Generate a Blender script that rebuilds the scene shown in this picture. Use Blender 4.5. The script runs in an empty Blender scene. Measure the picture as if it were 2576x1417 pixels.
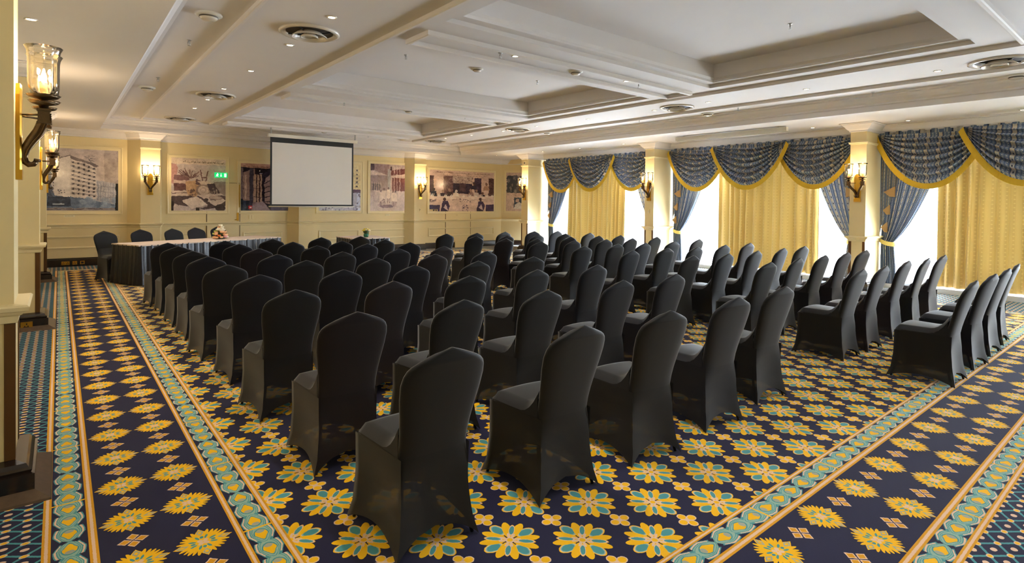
import bpy, bmesh, math, random
import numpy as np
from mathutils import Matrix, Vector
R = math.radians
PI = math.pi
random.seed(7)
C = bpy.context.scene.collection
SC = bpy.context.scene

# ------------------------------------------------------------------ camera
cam = bpy.data.cameras.new('camera')
cam.sensor_width = 36.0
cam.lens = 1398.73 / 2576 * 36.0
cam.shift_y = (530.37 - 708.5) / 2576
cam.clip_end = 100
camo = bpy.data.objects.new('camera', cam); C.objects.link(camo)
yaw, pitch, roll = 0.68388, 0.01377, 0.01108
f0 = Vector((math.sin(yaw), math.cos(yaw), 0)); r0 = Vector((math.cos(yaw), -math.sin(yaw), 0)); d0 = Vector((0, 0, -1))
f1 = math.cos(pitch) * f0 + math.sin(pitch) * d0
d1 = math.cos(pitch) * d0 - math.sin(pitch) * f0
r2 = math.cos(roll) * r0 - math.sin(roll) * d1
d2 = math.sin(roll) * r0 + math.cos(roll) * d1
m = Matrix.Identity(4)
for i in range(3):
    m[i][0] = r2[i]; m[i][1] = -d2[i]; m[i][2] = -f1[i]
m[0][3], m[1][3], m[2][3] = 0, 0, 1.6
camo.matrix_world = m
SC.camera = camo

# ------------------------------------------------------------------ world, daylight, exposure
SC.view_settings.view_transform = 'Standard'
SC.view_settings.look = 'None'
SC.view_settings.gamma = 1.0
SC.view_settings.use_curve_mapping = False
SC.view_settings.exposure = 1.15
wd = bpy.data.worlds.new('overcast_sky'); SC.world = wd
wd.use_nodes = True
bg = wd.node_tree.nodes['Background']
bg.inputs[0].default_value = (0.85, 0.93, 1.0, 1); bg.inputs[1].default_value = 1.2
SKY_W = 3000.0          # daylight power of one window bay
def area(name, loc, rot, sx, sy, power, col):
    l = bpy.data.lights.new(name, 'AREA'); l.shape = 'RECTANGLE'; l.size = sx; l.size_y = sy
    l.energy = power; l.color = col
    o = bpy.data.objects.new(name, l); C.objects.link(o); o.location = loc; o.rotation_euler = rot
    return o
for yc in (-3.15, 1.72, 6.57, 11.47):
    area('window_daylight', (13.55, yc, 1.65), (0, R(90), 0), 3.1, 3.6, SKY_W * (0.06 if yc < 0 else 1.0), (0.80, 0.89, 1.0))
SCONCE_W = 5.5
DOWN_W = 34.0
WARM = (1.0, 0.76, 0.47)

# ------------------------------------------------------------------ helpers
def s2l(c):
    return tuple((x / 12.92 if x <= 0.04045 else ((x + 0.055) / 1.055) ** 2.4) for x in [v / 255.0 for v in c])
ORD = ['first', 'second', 'third', 'fourth', 'fifth', 'sixth', 'seventh', 'eighth', 'ninth', 'tenth', 'eleventh', 'twelfth']

class X:
    """socket wrapper: python arithmetic becomes Math nodes"""
    nt = None
    def __init__(s, k): s.k = k
    @staticmethod
    def op(o, *a):
        n = X.nt.nodes.new('ShaderNodeMath'); n.operation = o
        for i, v in enumerate(a):
            if isinstance(v, X): X.nt.links.new(v.k, n.inputs[i])
            else: n.inputs[i].default_value = v
        return X(n.outputs[0])
    def __add__(s, o): return X.op('ADD', s, o)
    __radd__ = __add__
    def __sub__(s, o): return X.op('SUBTRACT', s, o)
    def __rsub__(s, o): return X.op('SUBTRACT', o, s)
    def __mul__(s, o): return X.op('MULTIPLY', s, o)
    __rmul__ = __mul__
    def __truediv__(s, o): return X.op('DIVIDE', s, o)
    def __lt__(s, o): return X.op('LESS_THAN', s, o)
    def __gt__(s, o): return X.op('GREATER_THAN', s, o)
def absx(a): return X.op('ABSOLUTE', a)
def rnd(a): return X.op('ROUND', a)
def mx(a, b): return X.op('MAXIMUM', a, b)
def mn(a, b): return X.op('MINIMUM', a, b)
def sq(a): return a * a
def sqrtx(a): return X.op('SQRT', a)
def cosx(a): return X.op('COSINE', a)
def fl(a): return X.op('FLOOR', a)
def col4(c): return (c[0], c[1], c[2], 1)
def mixc(fac, a, b):
    n = X.nt.nodes.new('ShaderNodeMix'); n.data_type = 'RGBA'
    for sck, v in ((n.inputs[0], fac), (n.inputs[6], a), (n.inputs[7], b)):
        if isinstance(v, X): X.nt.links.new(v.k, sck)
        elif isinstance(v, tuple): sck.default_value = col4(v)
        else: sck.default_value = v
    return X(n.outputs[2])
def noise(scale, detail=3, rough=0.5, vec=None):
    n = X.nt.nodes.new('ShaderNodeTexNoise'); n.inputs['Scale'].default_value = scale
    n.inputs['Detail'].default_value = detail; n.inputs['Roughness'].default_value = rough
    if vec is None:
        tc = X.nt.nodes.new('ShaderNodeTexCoord'); vec = tc.outputs['Object']
    X.nt.links.new(vec, n.inputs['Vector'])
    return X(n.outputs[0])
MATS = {}
def newmat(name):
    mt = bpy.data.materials.new(name); mt.use_nodes = True
    X.nt = mt.node_tree
    return mt, mt.node_tree.nodes['Principled BSDF']
def pm(name, rgb, rough=0.6, metal=0.0, var=0.06, scale=8.0, bump=0.0, bscale=60.0, sheen=0.0, emit=None, estr=0.0, trans=0.0, spec=None, coat=0.0):
    """procedural principled material: base colour modulated by noise, optional bump"""
    if name in MATS: return MATS[name]
    mt, b = newmat(name)
    c = s2l(rgb)
    n = noise(scale)
    dark = tuple(v * (1 - var) for v in c); lite = tuple(min(1, v * (1 + var)) for v in c)
    cc = mixc(n, dark, lite)
    X.nt.links.new(cc.k, b.inputs['Base Color'])
    b.inputs['Roughness'].default_value = rough; b.inputs['Metallic'].default_value = metal
    if spec is not None: b.inputs['Specular IOR Level'].default_value = spec
    if sheen:
        b.inputs['Sheen Weight'].default_value = sheen; b.inputs['Sheen Roughness'].default_value = 0.4
    if coat: b.inputs['Coat Weight'].default_value = coat; b.inputs['Coat Roughness'].default_value = 0.15
    if bump:
        bn = X.nt.nodes.new('ShaderNodeBump'); bn.inputs['Strength'].default_value = bump; bn.inputs['Distance'].default_value = 0.01
        X.nt.links.new(noise(bscale, 4).k, bn.inputs['Height']); X.nt.links.new(bn.outputs[0], b.inputs['Normal'])
    if emit:
        b.inputs['Emission Color'].default_value = col4(s2l(emit)); b.inputs['Emission Strength'].default_value = estr
    if trans:
        t = X.nt.nodes.new('ShaderNodeBsdfTransparent'); mxs = X.nt.nodes.new('ShaderNodeMixShader')
        out = X.nt.nodes['Material Output']
        mxs.inputs[0].default_value = trans
        X.nt.links.new(b.outputs[0], mxs.inputs[1]); X.nt.links.new(t.outputs[0], mxs.inputs[2]); X.nt.links.new(mxs.outputs[0], out.inputs[0])
    MATS[name] = mt
    return mt

class MB:
    """collects geometry of ONE mesh"""
    def __init__(s): s.v = []; s.f = []; s.mi = []; s.uv = {}; s.sm = []
    def add(s, vs, fs, mi=0, smooth=False, uvs=None):
        o = len(s.v); s.v += [tuple(p) for p in vs]
        for f in fs: s.f.append(tuple(i + o for i in f)); s.mi.append(mi); s.sm.append(smooth)
        if uvs:
            for i, u in enumerate(uvs): s.uv[o + i] = u
        return s
    def box(s, x0, x1, y0, y1, z0, z1, mi=0, cap=(1, 1, 1, 1, 1, 1)):
        v = [(x0, y0, z0), (x1, y0, z0), (x1, y1, z0), (x0, y1, z0), (x0, y0, z1), (x1, y0, z1), (x1, y1, z1), (x0, y1, z1)]
        f = [(0, 3, 2, 1), (4, 5, 6, 7), (0, 1, 5, 4), (2, 3, 7, 6), (1, 2, 6, 5), (3, 0, 4, 7)]
        return s.add(v, [q for q, c in zip(f, cap) if c], mi)
    def quad(s, a, b, c, d, mi=0): return s.add([a, b, c, d], [(0, 1, 2, 3)], mi)
    def sweep(s, path, prof, closed=False, mi=0, caps=True):
        """prof: [(out, z)] swept along 2D path; out is to the LEFT of travel; mitred corners"""
        n = len(path); k = len(prof); P = [Vector(p[:2]) for p in path]; z0 = [p[2] if len(p) > 2 else 0 for p in path]
        vs = []
        for i in range(n):
            if closed: a = P[(i - 1) % n]; c = P[(i + 1) % n]
            else: a = P[i - 1] if i > 0 else None; c = P[i + 1] if i < n - 1 else None
            t1 = (P[i] - a).normalized() if a is not None else None
            t2 = (c - P[i]).normalized() if c is not None else None
            if t1 is None: t1 = t2
            if t2 is None: t2 = t1
            n1 = Vector((-t1.y, t1.x)); n2 = Vector((-t2.y, t2.x)); nn = (n1 + n2)
            nn = nn / max(1e-6, nn.dot(n1))
            for o, z in prof: vs.append((P[i].x + nn.x * o, P[i].y + nn.y * o, z0[i] + z))
        fs = []
        for i in range(n if closed else n - 1):
            j = (i + 1) % n
            for q in range(k - 1): fs.append((i * k + q, j * k + q, j * k + q + 1, i * k + q + 1))
        if caps and not closed:
            fs.append(tuple(range(k))); fs.append(tuple((n - 1) * k + q for q in range(k - 1, -1, -1)))
        return s.add(vs, fs, mi)
    def tube(s, pts, rad, seg=8, mi=0, cap=True):
        P = [Vector(p) for p in pts]; n = len(P)
        rr = rad if isinstance(rad, (list, tuple)) else [rad] * n
        t = (P[1] - P[0]).normalized(); up = Vector((0, 0, 1)) if abs(t.z) < 0.9 else Vector((1, 0, 0))
        nrm = t.cross(up).normalized(); vs = []
        for i in range(n):
            t = (P[min(i + 1, n - 1)] - P[max(i - 1, 0)]).normalized()
            nrm = (nrm - t * nrm.dot(t)).normalized(); b = t.cross(nrm)
            for q in range(seg):
                a = 2 * PI * q / seg; vs.append(P[i] + (nrm * math.cos(a) + b * math.sin(a)) * rr[i])
        fs = [(i * seg + q, i * seg + (q + 1) % seg, (i + 1) * seg + (q + 1) % seg, (i + 1) * seg + q) for i in range(n - 1) for q in range(seg)]
        if cap: fs += [tuple(range(seg - 1, -1, -1)), tuple((n - 1) * seg + q for q in range(seg))]
        return s.add(vs, fs, mi, True)
    def lathe(s, prof, c=(0, 0, 0), seg=20, mi=0, smooth=True, sx=1, sy=1, ripple=0, rn=8):
        vs = []; fs = []; k = len(prof)
        for q in range(seg):
            a = 2 * PI * q / seg
            for r, z in prof:
                rr = r * (1 + ripple * math.cos(rn * a))
                vs.append((c[0] + rr * math.cos(a) * sx, c[1] + rr * math.sin(a) * sy, c[2] + z))
        for q in range(seg):
            j = (q + 1) % seg
            for i in range(k - 1): fs.append((q * k + i, j * k + i, j * k + i + 1, q * k + i + 1))
        return s.add(vs, fs, mi, smooth)
    def grid(s, fn, nu, nv, mi=0, smooth=True, closed_u=False):
        vs = [fn(i / (nu if closed_u else nu - 1), j / (nv - 1)) for j in range(nv) for i in range(nu)]
        uv = [(i / (nu if closed_u else nu - 1), j / (nv - 1)) for j in range(nv) for i in range(nu)]
        fs = []
        for j in range(nv - 1):
            for i in range(nu if closed_u else nu - 1):
                i2 = (i + 1) % nu
                fs.append((j * nu + i, j * nu + i2, (j + 1) * nu + i2, (j + 1) * nu + i))
        return s.add(vs, fs, mi, smooth, uv)
    def mesh(s, name, mats):
        me = bpy.data.meshes.new(name); me.from_pydata(s.v, [], s.f)
        if not isinstance(mats, (list, tuple)): mats = [mats]
        for q in mats: me.materials.append(q)
        me.polygons.foreach_set('material_index', s.mi); me.polygons.foreach_set('use_smooth', s.sm)
        if s.uv:
            ul = me.uv_layers.new(name='UVMap'); li = np.zeros(len(me.loops), dtype=np.int32); me.loops.foreach_get('vertex_index', li)
            arr = np.zeros((len(s.v), 2), dtype=np.float32)
            for i, u in s.uv.items(): arr[i] = u
            ul.data.foreach_set('uv', arr[li].ravel())
        me.update()
        return me
    def build(s, name, mats, parent=None, loc=None):
        return link(name, s.mesh(name, mats), parent, loc)
def link(name, me, parent=None, loc=None):
    o = bpy.data.objects.new(name, me); C.objects.link(o)
    if parent is not None: o.parent = parent
    if loc is not None: o.location = loc
    return o
def fixn(o):
    bm = bmesh.new(); bm.from_mesh(o.data); bmesh.ops.recalc_face_normals(bm, faces=bm.faces); bm.to_mesh(o.data); bm.free(); return o
def tag(o, label, cat, group=None, kind=None):
    o['label'] = label; o['category'] = cat
    if group: o['group'] = group
    if kind: o['kind'] = kind
    return o
def struct(o): o['kind'] = 'structure'; return o
def thing(name, label, cat, loc=(0, 0, 0), rz=0.0, group=None):
    o = bpy.data.objects.new(name, None); o.empty_display_size = 0.1; C.objects.link(o)
    o.location = loc; o.rotation_euler = (0, 0, rz)
    return tag(o, label, cat, group)
def dup(root, loc, rz, label, group=None):
    r = root.copy(); C.objects.link(r); r.location = loc; r.rotation_euler = (0, 0, rz); r['label'] = label
    if group: r['group'] = group
    for ch in root.children:
        c = ch.copy(); C.objects.link(c); c.parent = r
        for g in ch.children:
            d = g.copy(); C.objects.link(d); d.parent = c
    return r
def lerp(a, b, t): return a + (b - a) * t
def interp(tab, x):
    for (x0, y0), (x1, y1) in zip(tab, tab[1:]):
        if (x0 <= x <= x1) or (x0 >= x >= x1):
            return y0 + (y1 - y0) * (x - x0) / (x1 - x0) if x1 != x0 else y0
    return tab[0][1] if abs(x - tab[0][0]) < abs(x - tab[-1][0]) else tab[-1][1]

# ------------------------------------------------------------------ materials
CREAM = pm('cream_wall_paint', (231, 211, 160), 0.55, var=0.03, scale=3, bump=0.02, bscale=90)
CREAMTRIM = pm('cream_trim_paint', (235, 217, 170), 0.4, var=0.02, scale=5)
WHITE = pm('white_ceiling_paint', (226, 221, 219), 0.75, var=0.025, scale=2.0, bump=0.015, bscale=40)
WHITETRIM = pm('white_moulding_paint', (230, 224, 221), 0.6, var=0.02, scale=4)
DARKWOOD = pm('dark_varnished_wood', (38, 26, 22), 0.18, var=0.35, scale=14, coat=0.6)
GUARD = pm('brown_corner_guard', (92, 58, 18), 0.35, var=0.1, scale=10)
BRASS = pm('polished_brass', (205, 160, 60), 0.28, 0.95, var=0.1, scale=20)
BRONZE = pm('dark_bronze', (104, 84, 60), 0.28, 0.9, var=0.3, scale=40, bump=0.1, bscale=120)
BLACKF = [pm('black_spandex', (14, 15, 19), 0.6, var=0.12, scale=90, sheen=0.32, spec=0.3),
          pm('black_spandex_plum', (23, 16, 22), 0.6, var=0.12, scale=90, sheen=0.32, spec=0.3),
          pm('black_spandex_navy', (11, 14, 26), 0.6, var=0.12, scale=90, sheen=0.32, spec=0.3)]
BLACKS = [pm('black_spandex_skirt', (14, 15, 19), 0.6, var=0.12, scale=90, sheen=0.32, spec=0.3, trans=0.06),
          pm('black_spandex_skirt_plum', (23, 16, 22), 0.6, var=0.12, scale=90, sheen=0.32, spec=0.3, trans=0.06),
          pm('black_spandex_skirt_navy', (11, 14, 26), 0.6, var=0.12, scale=90, sheen=0.32, spec=0.3, trans=0.06)]
LEGM = pm('chair_leg_metal', (40, 38, 36), 0.4, 0.6)
SATIN = pm('black_satin', (17, 17, 24), 0.38, var=0.1, scale=30, sheen=0.12)
CLOTH = pm('blush_tablecloth', (224, 204, 190), 0.8, var=0.03, scale=10)
CHROME = pm('grey_steel', (190, 190, 190), 0.3, 0.9)
BLACKP = pm('black_plastic', (22, 22, 24), 0.5)
OFFW = pm('off_white_plastic', (225, 220, 208), 0.5, var=0.02)
GOLDF = pm('gold_fringe', (218, 178, 36), 0.7, var=0.15, scale=200, sheen=0.4)
TIEM = pm('gold_tieback', (226, 206, 120), 0.6, var=0.06, scale=60)
LINING = pm('tan_lining', (176, 142, 96), 0.7, var=0.06, scale=30)
LAMPE = pm('lamp_glow', (255, 240, 215), 0.5, emit=(255, 236, 205), estr=9.0)
BULBE = pm('candle_bulb_glow', (255, 230, 180), 0.4, emit=(255, 214, 140), estr=7.0)
IVORY = pm('candle_sleeve', (150, 112, 66), 0.6)

def glass_mat(name, tint, mixg=0.12):
    mt, b = newmat(name); nt = mt.node_tree
    t = nt.nodes.new('ShaderNodeBsdfTransparent'); g = nt.nodes.new('ShaderNodeBsdfGlossy'); ms = nt.nodes.new('ShaderNodeMixShader')
    fr = nt.nodes.new('ShaderNodeFresnel'); fr.inputs[0].default_value = 1.35
    X.nt = nt
    n = noise(30.0); cc = mixc(n, tuple(v * 0.97 for v in tint), tint); nt.links.new(cc.k, t.inputs[0])
    g.inputs['Roughness'].default_value = 0.05
    fac = X(fr.outputs[0]) * 0.9 + mixg
    nt.links.new(fac.k, ms.inputs[0]); nt.links.new(t.outputs[0], ms.inputs[1]); nt.links.new(g.outputs[0], ms.inputs[2])
    nt.links.new(ms.outputs[0], nt.nodes['Material Output'].inputs[0])
    nt.nodes.remove(b)
    return mt
SHADEG = glass_mat('clear_shade_glass', (1.0, 0.97, 0.9), 0.15)
PANEG = glass_mat('window_glass', (0.97, 0.99, 1.0), 0.03)
GREENG = pm('green_vase_glass', (20, 110, 75), 0.1, var=0.1, coat=0.6)

def sheer_mat():
    mt, b = newmat('white_sheer_voile'); nt = mt.node_tree
    X.nt = nt
    t = nt.nodes.new('ShaderNodeBsdfTransparent'); tl = nt.nodes.new('ShaderNodeBsdfTranslucent'); d = nt.nodes.new('ShaderNodeBsdfDiffuse')
    n = noise(120.0); cc = mixc(n, (0.86, 0.88, 0.9), (0.94, 0.95, 0.96))
    nt.links.new(cc.k, tl.inputs[0]); nt.links.new(cc.k, d.inputs[0])
    m1 = nt.nodes.new('ShaderNodeMixShader'); m1.inputs[0].default_value = 0.6; nt.links.new(d.outputs[0], m1.inputs[1]); nt.links.new(tl.outputs[0], m1.inputs[2])
    m2 = nt.nodes.new('ShaderNodeMixShader'); m2.inputs[0].default_value = 0.36; nt.links.new(m1.outputs[0], m2.inputs[1]); nt.links.new(t.outputs[0], m2.inputs[2])
    nt.links.new(m2.outputs[0], nt.nodes['Material Output'].inputs[0]); nt.nodes.remove(b)
    return mt
SHEER = sheer_mat()

def drape_mat(name, stripes, mode):
    """blue and gold striped brocade; stripes run along v, colour depends on u"""
    mt, b = newmat(name); nt = mt.node_tree
    tc = nt.nodes.new('ShaderNodeTexCoord'); sp = nt.nodes.new('ShaderNodeSeparateXYZ'); nt.links.new(tc.outputs['UV'], sp.inputs[0])
    u = X(sp.outputs[0]) * float(stripes); v = X(sp.outputs[1])
    fu = u - fl(u)                                   # 0..1 inside one repeat
    blue = s2l((98, 114, 142)); mid = s2l((164, 172, 182)); tan = s2l((200, 186, 160)); cream = s2l((208, 206, 196)); navy = s2l((44, 54, 84))
    c = mixc(absx(fu - 0.5) < 0.15, blue, tan)
    c = mixc(absx(absx(fu - 0.5) - 0.175) < 0.022, c, navy)
    c = mixc(absx(absx(fu - 0.5) - 0.33) < 0.028, c, cream)
    c = mixc(absx(absx(fu - 0.5) - 0.41) < 0.018, c, mid)
    # ladder dashes in the cream lines and ornaments in the tan band
    vv = v * float(90 if mode == 'drape' else 34)
    dash = (absx(vv - rnd(vv)) < 0.22) * (absx(absx(fu - 0.5) - 0.33) < 0.03)
    c = mixc(dash, c, blue)
    ov = v * float(22 if mode == 'drape' else 9); orn = sq((fu - 0.5) * 8.0) + sq((ov - rnd(ov)) * 3.2)
    c = mixc((orn < 1.0) * (orn > 0.45), c, mid)
    c = mixc((orn < 0.18), c, navy)
    n = noise(60.0, 3); c = mixc(n * 0.25, c, blue)
    nt.links.new(c.k, b.inputs['Base Color']); b.inputs['Roughness'].default_value = 0.85; b.inputs['Specular IOR Level'].default_value = 0.15
    b.inputs['Sheen Weight'].default_value = 0.1
    tl = nt.nodes.new('ShaderNodeBsdfTranslucent'); nt.links.new(c.k, tl.inputs[0]); ms = nt.nodes.new('ShaderNodeMixShader')
    ms.inputs[0].default_value = 0.012 if mode == 'swag' else 0.016
    nt.links.new(b.outputs[0], ms.inputs[1]); nt.links.new(tl.outputs[0], ms.inputs[2]); nt.links.new(ms.outputs[0], nt.nodes['Material Output'].inputs[0])
    return mt
SWAGM = drape_mat('blue_gold_swag_brocade', 9, 'swag')
DRAPEM = drape_mat('blue_gold_drape_brocade', 7, 'drape')

def gold_mat():
    mt, b = newmat('gold_damask_curtain'); nt = mt.node_tree
    tc = nt.nodes.new('ShaderNodeTexCoord'); sp = nt.nodes.new('ShaderNodeSeparateXYZ'); nt.links.new(tc.outputs['UV'], sp.inputs[0])
    u = X(sp.outputs[0]) * 26.0; v = X(sp.outputs[1]) * 40.0
    fu = absx(u - rnd(u)); fv = absx(v - rnd(v))
    a = s2l((172, 142, 76)); bb = s2l((163, 133, 69)); cc = s2l((182, 153, 88))
    c = mixc(fu < 0.16, a, bb)
    c = mixc((sq(fu * 4.0) + sq(fv * 3.0)) < 0.25, c, cc)
    n = noise(25.0); c = mixc(n * 0.3, c, a)
    nt.links.new(c.k, b.inputs['Base Color']); b.inputs['Roughness'].default_value = 0.5; b.inputs['Sheen Weight'].default_value = 0.3
    tl = nt.nodes.new('ShaderNodeBsdfTranslucent'); nt.links.new(c.k, tl.inputs[0])
    ms = nt.nodes.new('ShaderNodeMixShader'); ms.inputs[0].default_value = 0.018
    nt.links.new(b.outputs[0], ms.inputs[1]); nt.links.new(tl.outputs[0], ms.inputs[2]); nt.links.new(ms.outputs[0], nt.nodes['Material Output'].inputs[0])
    return mt
GOLDC = gold_mat()

# ------------------------------------------------------------------ carpet (node patterns in room coordinates)
NAVY = s2l((30, 29, 62)); GOLD = s2l((250, 192, 0)); TEAL = s2l((78, 154, 160)); CRM = s2l((236, 200, 172)); SAGE = s2l((152, 188, 172)); GREY = s2l((168, 172, 156)); DGOLD = s2l((222, 158, 14))
def carpet(name, fn):
    mt, b = newmat(name); nt = mt.node_tree
    g = nt.nodes.new('ShaderNodeNewGeometry'); sp = nt.nodes.new('ShaderNodeSeparateXYZ'); nt.links.new(g.outputs['Position'], sp.inputs[0])
    w = noise(70.0, 2, 0.6, g.outputs['Position'])              # woven, slightly ragged edges
    w2 = noise(93.0, 2, 0.6, g.outputs['Position'])
    x = X(sp.outputs[0]) + (w - 0.5) * 0.006; y = X(sp.outputs[1]) + (w2 - 0.5) * 0.006
    c = fn(x, y)
    pile = noise(420.0, 2, 0.7, g.outputs['Position'])
    soil = noise(1.3, 4, 0.6, g.outputs['Position'])
    k = 0.80 + pile * 0.46 + (soil - 0.5) * 0.25
    sc = nt.nodes.new('ShaderNodeVectorMath'); sc.operation = 'SCALE'; nt.links.new(c.k, sc.inputs[0]); nt.links.new(k.k, sc.inputs[3])
    nt.links.new(sc.outputs[0], b.inputs['Base Color'])
    b.inputs['Roughness'].default_value = 0.95; b.inputs['Specular IOR Level'].default_value = 0.15
    b.inputs['Sheen Weight'].default_value = 0.12
    bn = nt.nodes.new('ShaderNodeBump'); bn.inputs['Strength'].default_value = 0.35; bn.inputs['Distance'].default_value = 0.004
    nt.links.new(pile.k, bn.inputs['Height']); nt.links.new(bn.outputs[0], b.inputs['Normal'])
    return mt
def petal(m_, n_, deg, c0, a, b_):
    ca, sa = math.cos(R(deg)), math.sin(R(deg))
    p = m_ * ca + n_ * sa; q = n_ * ca - m_ * sa
    return sq((p - c0) * (1 / a)) + sq(q * (1 / b_))
def diamond(m_, n_, deg, c0, a, b_):
    ca, sa = math.cos(R(deg)), math.sin(R(deg))
    p = m_ * ca + n_ * sa; q = n_ * ca - m_ * sa
    return absx(p - c0) * (1 / a) + absx(q) * (1 / b_)
def lattice(u, v, dx, dy):
    a = (u + v) * 0.5; b = (u - v) * 0.5
    a = a - rnd(a); b = b - rnd(b)
    return (a + b) * dx, (a - b) * dy
def f_field(x, y):
    u = (x - 2.746) * (1 / 0.2715); v = (y - 2.025) * (1 / 0.2135)
    dx, dy = lattice(u, v, 0.2715, 0.2135)
    ax, ay = absx(dx), absx(dy); M_, N_ = mx(ax, ay), mn(ax, ay); r2 = sq(dx) + sq(dy)
    e = petal(M_, N_, 28, 0.083, 0.063, 0.0235); c = mixc(e < 1, NAVY, GOLD)
    e = petal(M_, N_, 0, 0.096, 0.051, 0.0315); c = mixc(e < 1, c, GOLD); c = mixc(e < 0.78, c, CRM); c = mixc(e < 0.66, c, SAGE); c = mixc(e < 0.48, c, TEAL)
    e = petal(M_, N_, 27.5, 0.080, 0.060, 0.0205); c = mixc(e < 1, c, GOLD)
    e = petal(M_, N_, 45, 0.078, 0.046, 0.0155); c = mixc(e < 1, c, GOLD); c = mixc(e < 0.86, c, CRM); c = mixc(e < 0.56, c, TEAL)
    e = petal(M_, N_, 27, 0.032, 0.022, 0.0065); c = mixc(e < 1, c, CRM)
    c = mixc(r2 < 0.022 ** 2, c, CRM); c = mixc(r2 < 0.014 ** 2, c, GOLD)
    dx, dy = lattice(u + 1.0, v, 0.2715, 0.2135)
    ax, ay = absx(dx), absx(dy); M_, N_ = mx(ax, ay), mn(ax, ay)
    e = petal(M_, N_, 0, 0.034, 0.026, 0.024); c = mixc(e < 1, c, CRM); c = mixc(e < 0.62, c, GOLD)
    c = mixc((sq(dx) + sq(dy)) < 0.013 ** 2, c, CRM)
    return c
def medallion(dx, dy):
    ax, ay = absx(dx), absx(dy); M_, N_ = mx(ax, ay), mn(ax, ay); r2 = sq(dx) + sq(dy)
    c = mixc(diamond(M_, N_, 0, 0.066, 0.057, 0.034) < 1, NAVY, GOLD)
    c = mixc(petal(M_, N_, 19, 0.060, 0.050, 0.010) < 1, c, GOLD)
    c = mixc(petal(M_, N_, 33, 0.055, 0.050, 0.009) < 1, c, GOLD)
    c = mixc(petal(M_, N_, 45, 0.055, 0.052, 0.010) < 1, c, GOLD)
    c = mixc(r2 < 0.058 ** 2, c, GOLD)
    e = diamond(M_, N_, 0, 0.086, 0.028, 0.017); c = mixc(e < 1, c, GREY)
    c = mixc(diamond(M_, N_, 0, 0.086, 0.014, 0.009) < 1, c, GOLD)
    c = mixc(petal(M_, N_, 24, 0.046, 0.016, 0.006) < 1, c, TEAL)
    c = mixc(petal(M_, N_, 0, 0.042, 0.010, 0.008) < 1, c, TEAL)
    c = mixc(petal(M_, N_, 45, 0.016, 0.013, 0.010) < 1, c, CRM)
    return c
def smalldia(c, dx, dy):
    ax, ay = absx(dx), absx(dy); M_, N_ = mx(ax, ay), mn(ax, ay)
    e = diamond(M_, N_, 0, 0.033, 0.030, 0.026); c = mixc(e < 1, c, CRM); c = mixc(e < 0.72, c, DGOLD)
    return c
def med_strip(along, across, per, a0, centres):
    half = (centres[1] - centres[0])
    ac = across - centres[0]; ac = ac - mn(mx(rnd(ac * (1 / half)), 0.0), 1.0) * half
    t = (along - a0) * (1 / per); d1 = (t - rnd(t)) * per
    c = medallion(d1, ac)
    t2 = t + 0.5; d2 = (t2 - rnd(t2)) * per
    return smalldia(c, d2, ac)
def hearts(along, across, gold0, per, centre):
    # six hearts a repeat, mirrored about the gold tie at gold0 and the dark diamonds half a repeat on
    t = (along - gold0) * (1 / per); s = absx(t - rnd(t)) * per           # 0 at gold tie .. per/2 at diamonds
    step = per / 6.0
    k = mn(mx(fl(s * (1 / step)), 0.0), 2.0); ls = s - (k + 0.5) * step   # local, + is the pointed end
    tt = absx(across - centre)
    tip = mx(ls, 0.0)
    e = sqrtx(sq(ls * (1 / 0.046)) + sq(tt * (1.0 + tip * 26.0) * (1 / 0.0285)))
    e2 = sqrtx(sq((ls + 0.008) * (1 / 0.056)) + sq(tt * (1.0 + tip * 7.0) * (1 / 0.0285)))
    c = mixc(e2 < 2.16, NAVY, TEAL)
    c = mixc((e2 < 1.98) * (tt > 0.019) * (ls < 0.048), c, CRM)
    c = mixc(e2 < 1.72, c, TEAL); c = mixc(e2 < 1.56, c, SAGE); c = mixc(e2 < 1.40, c, TEAL); c = mixc(e2 < 1.30, c, SAGE)
    c = mixc(e < 1.20, c, TEAL)
    c = mixc(e < 1.0, c, GOLD)
    c = mixc((sq(ls + 0.030) + sq(tt * 0.80)) < 0.0150 ** 2, c, GREY)
    c = mixc((absx(s - per * 0.5) * 1.1 + absx(tt - 0.026)) < 0.020, c, NAVY)
    c = mixc(s < 0.006, c, GOLD)
    return c
def trellis(x, y):
    u = (x + 0.197) * (1 / 0.0765); v = (y - 3.806) * (1 / 0.060)
    dx, dy = lattice(u, v, 1.0, 1.0)
    d = absx(dx) + absx(dy)
    a = (u + v) * 0.5; b = (u - v) * 0.5
    la = absx(a - rnd(a)); lb = absx(b - rnd(b))
    # teal bands join the nodes along both diagonals
    c = mixc(mn(la, lb) < 0.068, NAVY, TEAL)
    c = mixc((sq(dx * 4.0) + sq(dy * 4.4)) < 1.0, c, CRM)
    c = mixc((sq(dx * 6.5) + sq(dy * 6.5)) < 1.0, c, GOLD)
    dx, dy = lattice(u + 1.0, v, 1.0, 1.0)
    c = mixc((sq(dx * 4.4) + sq(dy * 4.6)) < 1.0, c, CRM)
    return c
def stripe(coord, lo, hi):
    w = hi - lo
    return mixc(absx(coord - (lo + hi) / 2) < w * 0.19, DGOLD, CRM)
CARP = []
def cm(fn): CARP.append(carpet('carpet_pattern', fn)); return len(CARP) - 1
I_FIELD = cm(f_field)
I_TREL = cm(trellis)
CX = 5.69                                              # the carpet mirrors about the room's centre line
Y0, Y1 = 0.629, 15.75
I_MEDL = cm(lambda x, y: med_strip(y, absx(x - CX) * -1.0 + CX, 0.427, 2.90, (0.270, 0.5235)))
I_MEDN = cm(lambda x, y: med_strip(x, y, 0.4665, 3.515, (0.934, 1.190)))
I_MEDF = cm(lambda x, y: med_strip(x, y, 0.4665, 3.515, (15.19, 15.445)))
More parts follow.
